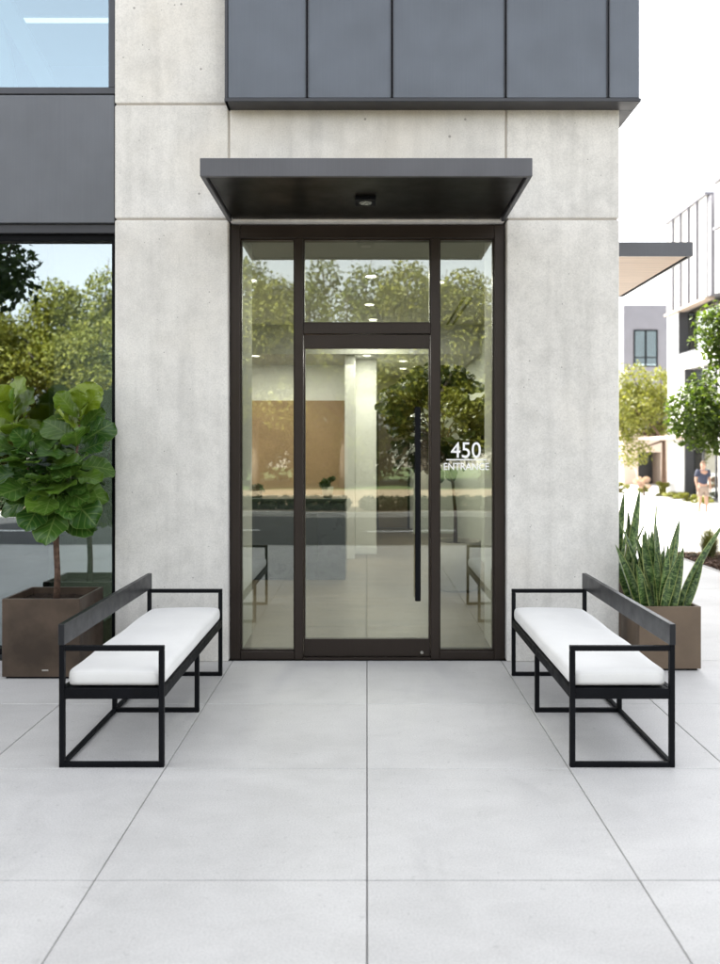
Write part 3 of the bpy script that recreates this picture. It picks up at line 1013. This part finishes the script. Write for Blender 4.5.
fm.build('leaves', [M['fig'], M['fig_young']], t, fixn=False)

t = thing('indoor_planter', 'round pale stone planter inside the lobby behind the right sidelight', 'planter', (1.0, 3.2, 0))
MB().lathe([(0.24, 0.0), (0.275, 0.03), (0.285, 0.28), (0.285, 0.54), (0.262, 0.54), (0.258, 0.49)], 40).build('bowl', M['pot'], t)
MB().lathe([(0.257, 0.47), (0.257, 0.492)], 30).build('soil', M['soil'], t)
t = thing('fiddle_leaf_fig', 'tall dark fiddle leaf fig on a thin bent trunk inside the lobby', 'fig tree', (1.0, 3.2, 0.49))
rng = random.Random(5)
tr = MB()
tr.tube([(0, 0, 0), (0.0, 0, .35), (-0.03, 0, .7), (-0.13, 0, .95), (-0.15, 0, 1.1)], [0.024, 0.02, 0.018, 0.017, 0.016], 9)
cc, cr_ = Vector((-.22, 0, 1.40)), (.64, .50, .62)
tips = []
for k in range(11):
    d = Vector((math.cos(k * 2.4), math.sin(k * 2.4), -0.75 + 1.6 * k / 10)).normalized()
    tips.append(cc + Vector((d.x * cr_[0], d.y * cr_[1], d.z * cr_[2])) * .7)
for q in tips:
    tr.tube([(-.14, 0, 1.0), Vector((-.2, 0, 1.15)).lerp(q, .4), q], [0.013, 0.009, 0.004], 6)
tr.build('trunk', M['bark'], t)
fm = MB()
for k in range(260):
    d = Vector((rng.gauss(0, 1), rng.gauss(0, 1), rng.gauss(.15, .9))).normalized()
    p = cc + Vector((d.x * cr_[0], d.y * cr_[1], d.z * cr_[2])) * rng.uniform(.35, .85)
    L = rng.uniform(.20, .29)
    fig_leaf(fm, p, d + Vector((0, 0, .25)), L, L * rng.uniform(.68, .82), rng.uniform(.2, .8), rng.uniform(-.9, .9), rng, 0)
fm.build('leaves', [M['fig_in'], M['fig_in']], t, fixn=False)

# ---------------------------------------------------------------- snake plants
def sword(mb, rng, base, az, tilt, L, W, tw):
    d0 = Vector((math.cos(az) * math.sin(tilt), math.sin(az) * math.sin(tilt), math.cos(tilt)))
    side = Vector((-math.sin(az), math.cos(az), 0))
    side = Quaternion(d0, tw) @ side
    bend = rng.uniform(-.10, .22)
    spin = rng.uniform(-.9, .9)
    out = Vector((math.cos(az), math.sin(az), 0))
    base = Vector(base)
    def fn(u, v):
        w = W * (0.62 + 0.5 * math.sin(PI * min(1, v * 1.05 + .12))) * (1 - max(0, (v - 0.72) / 0.28) ** 2.4)
        w = max(w, 0.0015)
        s = Quaternion(d0, spin * v) @ side
        n = s.cross(d0)
        x = (u - .5)
        return base + d0 * (L * v) + out * (bend * v * v * L) + s * (x * w) + n * (abs(x) ** 1.6 * w * 0.75)
    mb.grid(fn, 4, 12, lambda u, v: (u, v))

def snake_plant(label, loc, seed, n, spread, extra=()):
    rng = random.Random(seed)
    t = thing('snake_plant', label, 'snake plant', loc, 0, 'snake plants beside the right pier')
    mb = MB()
    for k in range(n):
        x, y = rng.uniform(-spread, spread), rng.uniform(-spread, spread)
        az = math.atan2(y, x) + rng.gauss(0, .5)
        tilt = 0.04 + 0.16 * math.hypot(x, y) / spread + rng.uniform(-.05, .07)
        sword(mb, rng, (x, y, 0), az, tilt, rng.choice((1, 1, .8, .62)) * rng.uniform(.5, .68), rng.uniform(.062, .088), rng.uniform(-1.2, 1.2))
    for a in extra:
        sword(mb, rng, *a)
    mb.build('leaves', M['sword'], t, fixn=False)
    return t
square_planter('planter', 'brown square planter with brighter light in its colour, half hidden behind the right bench', (2.155, -0.03, 0), 0.44, 0.44, 0.458, 'planter_lit')
square_planter('planter', 'brown square planter with shade in its colour, farther back, mostly hidden behind the right pier', (2.10, 0.98, 0), 0.42, 0.42, 0.458, 'planter_shaded')  # darker bronze copy carries the shade on this planter's face
snake_plant('tall banded snake plant in the planter behind the right bench', (2.135, -0.04, 0.40), 11, 26, 0.15,
            [((0.15, -.02, 0), 0.15, 0.42, 0.78, .062, 1.3), ((-0.02, -.05, 0), 1.6, 0.05, 0.80, .07, 1.5), ((-.15, -.12, 0), 3.3, 0.33, 0.52, .06, 1.4), ((0.16, -.12, 0), 0.0, 0.3, 0.42, .055, 1.5), ((0.05, -.16, 0), -0.3, 0.2, 0.5, .06, 1.5), ((0.0, -.17, 0), 0.2, 0.28, 0.46, .066, 1.5), ((-.08, -.17, 0), 3.0, 0.1, 0.55, .066, 1.5)])
snake_plant('snake plant in the farther planter, partly hidden behind the right pier', (2.08, 0.95, 0.40), 17, 24, 0.15, [((0.10, -.1, 0), 0.2, 0.22, 0.86, .075, 1.4), ((-.08, -.1, 0), 1.0, 0.05, 0.9, .07, 1.3), ((0.0, -.1, 0), .2, 0.1, 0.82, .07, 1.3)])

# ---------------------------------------------------------------- benches
def make_bench(sgn, label, x_in):
    """built in local space: local x = 0 at the inner (front) edge, the back at +0.52 * sgn"""
    t = thing('bench', label, 'bench', (x_in, 0, 0), 0, 'benches beside the entrance')
    Wd, y0, y1, ym = 0.52, -2.02, -0.355, -1.17
    s = 0.026
    X = lambda a: sgn * a
    def bx(m, a0, a1, *r, **k):
        lo, hi = sorted((X(a0), X(a1)))
        return m.box(lo, hi, *r, **k)
    for ya, arm in ((y0, 1), (ym, 0), (y1 - s, 1)):
        m = MB()
        topz = 0.577 if arm else 0.339
        bx(m, 0, s, ya, ya + s, 0, topz, bev=0.002)
        bx(m, Wd - s, Wd, ya, ya + s, 0, 0.606 if arm else 0.339, bev=0.002)
        bx(m, s, Wd - s, ya + .0005, ya + s - .0005, 0.0005, s - .001, bev=0.002)
        m.build('leg_frame', M['black'], t)
        if arm:
            m = MB()
            bx(m, 0, Wd - s - .0005, ya - .0005, ya + s + .0005, 0.578, 0.603, bev=0.002)
            m.build('armrest', M['black'], t)
    m = MB()
    bx(m, Wd - s + .0015, Wd - .0015, y0 + s, ym, 0.0015, s - .002, bev=0.002)
    bx(m, Wd - s + .0015, Wd - .0015, ym + s, y1 - s, 0.0015, s - .002, bev=0.002)
    m.build('stretcher', M['black'], t)
    m = MB()
    h0, h1 = 0.340, 0.391
    bx(m, .0005, s - .0005, y0 + s, y1 - s, h0, h1, bev=0.002)
    bx(m, Wd - s + .0005, Wd - .0005, y0 + s, y1 - s, h0, h1, bev=0.002)
    bx(m, s, Wd - s, y0 + .0015, y0 + s - .001, h0, h1, bev=0.002)
    bx(m, s, Wd - s, y1 - s + .001, y1 - .0015, h0, h1, bev=0.002)
    bx(m, s, Wd - s, y0 + s, y1 - s, h1 - 0.014, h1 - 0.004)
    m.build('seat_frame', M['black'], t)
    m = MB()
    bx(m, Wd - 0.027, Wd + 0.003, y0 - .001, y1 + .001, 0.607, 0.712, bev=0.002)
    m.build('backrest', M['backpl'], t)
    # cushion: soft slab, crowned top, rounded edges
    m = MB()
    cr = random.Random(6)
    ax0, ax1, by0, by1 = 0.012, Wd - 0.034, y0 + 0.03, y1 - 0.03
    bx(m, ax0, ax1, by0, by1, 0.394, 0.482)
    bmesh.ops.subdivide_edges(m.bm, edges=[e for e in m.bm.edges if abs(e.verts[0].co.y - e.verts[1].co.y) > 1], cuts=23, use_grid_fill=True)
    bmesh.ops.subdivide_edges(m.bm, edges=[e for e in m.bm.edges if abs(e.verts[0].co.x - e.verts[1].co.x) > .3], cuts=9, use_grid_fill=True)
    bmesh.ops.subdivide_edges(m.bm, edges=[e for e in m.bm.edges if abs(e.verts[0].co.z - e.verts[1].co.z) > .05], cuts=3, use_grid_fill=True)
    for v in m.bm.verts:
        a = abs(v.co.x)
        u = (a - ax0) / (ax1 - ax0) * 2 - 1
        w = (v.co.y - by0) / (by1 - by0) * 2 - 1
        top = (v.co.z - 0.394) / 0.088
        ed = max(abs(u) ** 14, abs(w) ** 50)
        v.co.z += top * (0.004 * (1 - u ** 4) - 0.005 * ed) + top * 0.0035 * math.sin(v.co.y * 9 + u * 2)
        bulge = 4 * top * (1 - top)
        v.co.x += sgn * 0.005 * bulge * (1 if u > .98 else (-1 if u < -.98 else 0))
        v.co.y += 0.007 * bulge * (1 if w > .98 else (-1 if w < -.98 else 0))
    for f in m.bm.faces: f.smooth = True
    co = m.build('cushion', M['fabric'], t)
    sm = co.modifiers.new('soften', 'SUBSURF')
    sm.levels = sm.render_levels = 1
    return t
make_bench(-1, 'black steel bench with white cushion in front of the left concrete pier', -1.008)
make_bench(1, 'black steel bench with white cushion in front of the right concrete pier', 1.008)

# ---------------------------------------------------------------- right background
# white panelled building
t = thing('white_building', 'white panelled office building at the right edge beyond the plaza', 'building', (13.5, 0, -0.56))
m = MB()
ZA, ZB = 8.16, 12.2
MB().box(0.021, 14, 26.6, 31.0, ZA + .01, ZB - .01).build('wall_backing', M['seam'], t)
for k in range(5):
    m.box(0, 0.019, 26.6 + .88 * k + .04, 26.6 + .88 * (k + 1) - .04, ZA, ZB, 0.003)
for k in range(1, 5):
    MB().box(-0.09, -0.001, 26.6 + .88 * k - .02, 26.6 + .88 * k + .02, ZA, ZB).build('panel_joint', M['greywall'], t)
MB().box(-0.10, 0.3, 26.56, 31.04, ZB + .002, ZB + .12).build('parapet_cap', M['greywall'], t)
MB().box(-0.10, 0.3, 26.56, 31.04, ZA - .10, ZA - .002).build('soffit_edge', M['tan'], t)
MB().box(-0.06, 0.3, 16, 25.9, 12.402, 12.5).build('parapet_cap', M['greywall'], t)
MB().box(-0.06, 0.3, 16, 25.9, 10.6, 10.698).build('window_head', M['greywall'], t)
m.box(0.05, 14, 16, 25.95, 10.7, 12.4)
m.box(0.05, 14, 16, 25.95, ZA, 9.1)
m.box(0.05, 0.4, 24.6, 25.95, 9.1, 10.7)
MB().box(3.2, 13.9, 16.1, 31.0, 0, ZA - .01).build('ground_floor_room', M['wallw'], t)
m.build('wall', M['whitewall'], t)
MB().box(0.03, 13, 26.25, 26.597, ZA, ZB - .1).build('recess', M['greywall'], t)
MB().box(0.5, 0.6, 16, 24.6, 9.1, 10.7).build('window', M['farglass'], t)
m = MB()
m.box(0.05, 0.45, 29.75, 30.99, 0, ZA - .101)
m.box(0.05, 0.45, 29.10, 29.748, 0, 5.5)
m.box(0.051, 0.45, 16, 29.748, 5.502, 6.17)
m.build('wall', M['whitewall'], t)
for y in (24.9, 20.6):
    MB().box(0.05, 0.45, y, y + .75, 0, 5.5, 0.01).build('column', M['whitewall'], t)
m = MB()
m.box(0.07, 0.5, 29.68, 29.746, 6.175, ZA - .11)
m.box(0.06, 0.5, 16, 29.67, 6.175, 6.24)
for k in range(4):
    m.box(0.44, 0.5, 17.6 + 3.0 * k, 17.7 + 3.0 * k, 6.25, ZA - .11)
wf = m.build('window', M['wframe'], t)
MB().box(0.46, 0.48, 16, 29.67, 6.25, ZA - .11).build('pane', M['farglass'], wf)
MB().box(0.9, 1.0, 16, 30.9, 5.6, ZA - .12).build('reflection_backing', M['tan'], wf)  # tan sheet gives the pane its pale reflected tone
m = MB()
m.box(0.09, 0.5, 29.03, 29.098, 0, 5.49)
for k in range(9):
    m.box(0.42, 0.5, 18 + 1.25 * k, 18.07 + 1.25 * k, 0, 5.49)
m.box(0.42, 0.5, 16, 29.02, 5.40, 5.49); m.box(0.42, 0.5, 16, 29.02, 0, .12); m.box(0.42, 0.5, 16, 29.02, 2.66, 2.74)
sf = m.build('glazing_frame', M['wframe'], t)
MB().box(0.45, 0.47, 16, 29.02, 0.1, 5.45).build('pane', M['farglass'], sf)
MB().box(-1.1, 0.04, 27.0, 31.6, 2.50, 2.64, 0.01).build('awning', M['tan'], t)

# grey tower with window and tan base
t = thing('grey_tower', 'grey sided tower with one window above a tan base, behind the yellow green tree', 'building', (15.0, 42, -0.56))
m = MB(); m.box(0, 2.55, 0, 6, 3.2, 10.5); m.build('wall', M['greywall'], t)
m = MB(); m.box(0, 0.85, 0, 6, 0, 3.19); m.box(2.2, 6, 0.1, 6, 0, 3.19); m.box(0.85, 2.2, 0, 6, 1.9, 3.19); m.build('base_wall', M['tan'], t)
m = MB(); m.box(0.85, 2.2, 1.5, 1.6, 0, 1.9); m.build('garage_shade', M['shade_eye_black'], t)  # dark sheet stands in for the shade inside the garage
m = MB()
x0, x1, z0, z1 = .58, 1.98, 6.9, 9.05
m.box(x0, x1, -.05, .02, z1 - .08, z1); m.box(x0, x1, -.05, .02, z0, z0 + .08)
m.box(x0, x0 + .08, -.049, .02, z0 + .08, z1 - .08); m.box(x1 - .08, x1, -.049, .02, z0 + .08, z1 - .08)
m.box((x0 + x1) / 2 - .05, (x0 + x1) / 2 + .05, -.048, .02, z0 + .08, z1 - .08)
m.box(x0 + .08, x1 - .08, -.047, .02, z0 + .5, z0 + .56)
w = m.build('window', M['black'], t)
MB().box(x0 + .05, x1 - .05, -.02, -.012, z0 + .05, z1 - .05).build('pane', M['glass_up'], w)

rng = random.Random(12)
tree('broadleaf_tree', 'bright yellow green tree in front of the grey tower', 'tree', (14.1, 33, -0.56), 2.6, 0.11,
     cloud(rng, (-1.1, 0, 3.9), (2.0, 1.8, 2.1), 18, (.34, .5)), 9000, 0.16, 'leaf_lime', 'bark', 3)
rng = random.Random(30)
tree('street_tree', 'dark green leafy tree cut by the right edge of the photo', 'tree', (5.54, 6.15, 0.0), 1.25, 0.055,
     cloud(rng, (0.0, 0, 2.5), (0.92, 0.85, 1.18), 26, (.30, .50)), 13000, 0.085, 'leaf_street', 'barkg', 8)

# low planting along the far buildings
rng = random.Random(40)
labs = ['low yellow green shrub left of the pink shrub', 'low yellow green shrub below the garage opening', 'round yellow green shrub right of the leaning pole',
        'low yellow green shrub at the foot of the white column', 'low yellow green shrub just left of the man', 'low yellow green shrub behind the man']
for (x, y, r, h), lb in zip(((12.0, 33, .55, .5), (12.9, 32.5, .5, .38), (13.1, 30.5, .42, .62), (12.95, 28.6, .55, .36), (12.9, 27.0, .5, .34), (12.9, 25.4, .5, .34)), labs):
    t = thing('shrub', lb, 'shrub', (x, y, -0.56), 0, 'low shrubs along the far buildings')
    V, F = blob_leaves(rng, cloud(rng, (0, 0, h * .5), (r, r * .8, h * .55), 7), 700, 0.09)
    pydata('foliage', V, F, M['leaf_yellow'], t)
    MB().tube([(0, 0, -.03), (0, 0, h * .6)], [.03, .015], 6).build('stem', M['bark'], t)
t = thing('flowering_shrub', 'round pale pink flowering shrub before the dark garage opening', 'shrub', (12.35, 30.6, -0.56))
V, F = blob_leaves(rng, cloud(rng, (0, 0, .62), (.36, .36, .36), 8), 900, 0.08)
pydata('blossom', V, F, M['pink'], t)
MB().tube([(0, 0, -.03), (0, 0, .6)], [.04, .02], 6).build('stem', M['bark'], t)
t = tag(MB().tube([(13.15, 33.5, -0.6), (12.95, 33.5, 0.5), (12.55, 33.5, 1.55)], [.05, .04, .025], 8).build('leaning_pole', M['steel']), 'thin pale pole leaning in front of the dark garage opening', 'pole')

# ornamental grass
def grass_tuft(label, loc, seed, h, n):
    rng = random.Random(seed)
    t = thing('ornamental_grass', label, 'grass clump', loc, 0, 'grass clumps in the mulch bed')
    V, F = [], []
    for k in range(n):
        az = rng.uniform(0, 6.28); tl = abs(rng.gauss(0, .62)); L = h * rng.uniform(.6, 1.1); w = rng.uniform(.002, .0035)
        o = Vector((math.cos(az), math.sin(az), 0)); s = Vector((-o.y, o.x, 0))
        b = o * rng.uniform(0, .06)
        i = len(V)
        for q in range(5):
            v = q / 4
            a = tl * (0.4 + v)
            p = b + o * (L * v * math.sin(a)) + Vector((0, 0, L * v * math.cos(a) * (1 - .06 * v)))
            V += [p - s * w * (1 - v * .8), p + s * w * (1 - v * .8)]
        F += [(i + 2 * q, i + 2 * q + 1, i + 2 * q + 3, i + 2 * q + 2) for q in range(4)]
    pydata('blades', V, F, M['grass'], t)
grass_tuft('fine bladed ornamental grass clump in the mulch bed right of the snake plant', (4.93, 5.75, 0.02), 2, .46, 1500)
grass_tuft('ornamental grass clump at the right edge of the photo behind the first clump', (5.42, 6.05, 0.03), 3, .36, 700)

# ---------------------------------------------------------------- the man standing on the plaza
def skin_mesh(name, verts, edges, radii, mat, parent, root=0, sub=2):
    me = bpy.data.meshes.new(name)
    me.from_pydata([Vector(v) for v in verts], edges, [])
    me.materials.append(mat)
    o = link(bpy.data.objects.new(name, me), parent)
    md = o.modifiers.new('skin', 'SKIN')
    md.use_smooth_shade = True
    for i, r in enumerate(radii):
        sv = me.skin_vertices[0].data[i]
        sv.radius = (r, r) if not hasattr(r, '__len__') else r
        sv.use_root = (i == root)
    sm = o.modifiers.new('sub', 'SUBSURF')
    sm.levels = sm.render_levels = sub
    return o
person = thing('person', 'man in a navy t-shirt and khaki shorts standing on the sunlit plaza', 'person', (10.78, 20.3, -0.56), R(8))
vs = [(0, 0, .93), (0, .01, 1.10), (0, .0, 1.30), (0, .01, 1.45), (0, 0, 1.53), (0, -.012, 1.60), (0, -.005, 1.675)]
rs = [(.13, .10), (.125, .09), (.155, .105), .05, (.066, .075), (.074, .09), (.055, .065)]
es = [(i, i + 1) for i in range(6)]
def add(v, r, p):
    vs.append(v); rs.append(r); es.append((p, len(vs) - 1)); return len(vs) - 1
for s in (-1, 1):
    a = add((s * .17, .01, 1.40), .06, 2); a = add((s * .235, .03, 1.13), .043, a); a = add((s * .225, -.04, .91), .03, a)
    hnd = add((s * .222, -.06, .83), (.022, .036), a)
    for k, (dy, L) in enumerate(((-.03, .075), (-.012, .09), (.006, .085), (.022, .065))):
        f1 = add((s * .222, -.06 + dy, .83 - L * .5), .0095, hnd)
        add((s * .214, -.064 + dy, .83 - L), .008, f1)
    f1 = add((s * .207, -.085, .845), .011, hnd)
    add((s * .20, -.10, .80), .009, f1)
    a = add((s * .09, 0, .86), .095, 0); a = add((s * .11, -.01, .48), .058, a); a = add((s * .125, .02, .09), .04, a); add((s * .14, -.12, .04), .034, a)
    add((s * .078, 0, 1.60), .014, 5)        # ear
add((0, -.102, 1.585), .012, 5)             # nose
skin_mesh('body', vs, es, rs, M['skin'], person)
vs = [(0, 0, .93), (0, .01, 1.12), (0, 0, 1.30), (0, .01, 1.42), (-.18, .01, 1.40), (-.225, .025, 1.20), (.18, .01, 1.40), (.225, .025, 1.20)]
skin_mesh('t_shirt', vs, [(0, 1), (1, 2), (2, 3), (2, 4), (4, 5), (2, 6), (6, 7)], [(.16, .125), (.15, .115), (.18, .125), .075, .082, .07, .082, .07], M['navy'], person)
vs = [(0, 0, .97), (0, 0, .88), (-.1, 0, .80), (-.115, -.005, .56), (.1, 0, .80), (.115, -.005, .56)]
skin_mesh('shorts', vs, [(0, 1), (1, 2), (2, 3), (1, 4), (4, 5)], [(.15, .12), (.15, .12), .11, .09, .11, .09], M['khaki'], person)
for s in (-1, 1):
    skin_mesh('shoe', [(s * .125, .04, .045), (s * .135, -.06, .045), (s * .148, -.16, .04)], [(0, 1), (1, 2)], [.05, .048, .042], M['shoe'], person)
skin_mesh('hair', [(0, .05, 1.60), (0, .03, 1.67), (0, -.035, 1.705)], [(0, 1), (1, 2)], [(.07, .06), (.076, .062), (.055, .035)], M['hair'], person, 1)
for s in (-1, 1):
    MB().tube([(s * .03, -.098, 1.612), (s * .03, -.106, 1.612)], .009, 8).build('eye', M['shade_eye_black'], person)

# ---------------------------------------------------------------- across the street (seen in the glass)
tl = [(-19.5, -27, 9.0, 'leaf_mid', 'tall green tree across the street, leftmost in the reflections'),
      (-14.6, -25, 8.0, 'leaf_yellow', 'light green tree across the street reflected in the left window'),
      (-10.9, -26, 8.5, 'leaf_yellow', 'light green tree across the street reflected beside the left pier'),
      (-7.2, -27, 10.0, 'leaf_mid', 'green tree across the street hidden behind the left pier in the reflections'),
      (-4.2, -24.5, 9.0, 'leaf_yellow', 'light green tree across the street reflected in the left sidelight'),
      (-0.9, -26, 9.3, 'leaf_mid', 'green tree across the street reflected in the transom'),
      (2.2, -25, 8.7, 'leaf_yellow', 'light green tree across the street reflected above the door head'),
      (5.4, -26, 7.0, 'leaf_yellow', 'light green tree across the street reflected in the right sidelight'),
      (11.5, -28, 9.0, 'leaf_mid', 'green tree across the street, rightmost in the reflections')]
for i, (x, y, h, lf, lb) in enumerate(tl):
    rng = random.Random(60 + i)
    tree('roadside_tree', lb, 'tree', (x, y, 0), h * .3, .16, cloud(rng, (0, 0, h * .58), (3.0, 2.6, h * .40), 28, (.24, .42)), 26000, 0.17, lf, 'barkg', 70 + i, 'trees across the street')
rng = random.Random(77)
tree('roadside_tree', 'dark shaded tree on the near kerb reflected at the upper left of the left window', 'tree', (-6.7, -6.45, 0), 2.5, .10,
     cloud(rng, (0.1, 0, 4.5), (1.5, 1.4, 1.7), 20, (.24, .4)), 6000, 0.14, 'leaf_dark', 'barkg', 78, 'street trees along the near kerb')
for k in range(6):
    rng = random.Random(90 + k)
    x = -15 + 4.2 * k
    t = thing('hedge', ['leftmost clipped hedge along the far kerb', 'clipped hedge second from the left along the far kerb', 'clipped hedge third from the left along the far kerb', 'clipped hedge third from the right along the far kerb', 'clipped hedge second from the right along the far kerb', 'rightmost clipped hedge along the far kerb'][k], 'hedge', (x, -14.7, 0), 0, 'hedges along the far kerb')
    bl = [((q * .35 - 1.75, rng.uniform(-.05, .05), .17), (.28, .3, .2)) for q in range(11)]
    V, F = blob_leaves(rng, bl, 7000, 0.075)
    pydata('foliage', V, F, M['leaf_dark'], t)
bl_ = ['leftmost', 'second from the left', 'third from the left', 'fourth from the left', 'fifth from the left', 'fifth from the right', 'fourth from the right', 'third from the right', 'second from the right', 'rightmost']
for k, x in enumerate((-27, -22, -17.5, -13, -9, -5, -1, 3, 7.5, 12)):
    rng = random.Random(120 + k)
    t = thing('bush', 'tall dense bush under the trees across the street, %s of the row' % bl_[k], 'bush', (x, -31 - (k % 2) * .7, 0), 0, 'bushes under the far trees')
    V, F = blob_leaves(rng, cloud(rng, (0, 0, 2.3), (3.3, 1.6, 2.8), 20, (.36, .55)), 9000, 0.22)
    pydata('foliage', V, F, M[('leaf_mid', 'leaf_yellow', 'leaf_mid', 'leaf_mid', 'leaf_yellow')[k % 5]], t)
    MB().tube([(0, 0, -.05), (0, 0, 1.6)], [.08, .04], 7).build('stem', M['barkg'], t)

# ---------------------------------------------------------------- camera, light, render
cam = bpy.data.cameras.new('camera')
co = bpy.data.objects.new('camera', cam)
link(co)
co.location = (0, -6.1, 1.585)
co.rotation_euler = (PI / 2, 0, 0)
cam.sensor_fit = 'HORIZONTAL'
cam.sensor_width = 36
cam.lens = 823 / 720 * 36
cam.shift_x = -7 / 720
cam.shift_y = -34 / 720
cam.clip_start = 0.05
cam.clip_end = 4000
cam.dof.use_dof = True
cam.dof.focus_distance = 5.2
cam.dof.aperture_fstop = 2.6
scene.camera = co

EL, AZ = R(48), R(-25)       # sun behind the building, a little to the left
sd_ = Vector((math.sin(AZ) * math.cos(EL), math.cos(AZ) * math.cos(EL), math.sin(EL)))
sun = bpy.data.lights.new('sun', 'SUN')
sun.energy = 5.0
sun.angle = R(0.5)
sun.color = (1.0, 0.95, 0.87)
so_ = bpy.data.objects.new('sun', sun)
link(so_)
so_.rotation_euler = sd_.to_track_quat('Z', 'Y').to_euler()
so_.location = sd_ * 60
wd = bpy.data.worlds.new('World')
scene.world = wd
wd.use_nodes = True
nt = wd.node_tree
bg = nt.nodes['Background']
sk = nt.nodes.new('ShaderNodeTexSky')
sk.sky_type = 'NISHITA'
sk.sun_disc = False
sk.sun_elevation = EL
sk.sun_rotation = AZ % (2 * PI)
sk.air_density = 0.9
sk.dust_density = 3.0
sk.ozone_density = 0.6
hs = nt.nodes.new('ShaderNodeHueSaturation')
hs.inputs['Saturation'].default_value = 0.22
nt.links.new(sk.outputs[0], hs.inputs['Color'])
nt.links.new(hs.outputs[0], bg.inputs[0])
bg.inputs[1].default_value = 0.13
vs_ = scene.view_settings
scene.display_settings.display_device = 'sRGB'
vs_.view_transform = 'Standard'
vs_.look = 'None'
vs_.gamma = 1
vs_.use_curve_mapping = False
vs_.exposure = 2.45
cy = scene.cycles
scene.render.engine = 'CYCLES'
cy.use_denoising = True
try:
    cy.denoiser = 'OPENIMAGEDENOISE'
    cy.denoising_input_passes = 'RGB_ALBEDO_NORMAL'
except Exception:
    pass
cy.max_bounces = 10
cy.diffuse_bounces = 5
cy.glossy_bounces = 5
cy.transparent_max_bounces = 16
cy.sample_clamp_indirect = 6
cy.caustics_reflective = False
cy.caustics_refractive = False
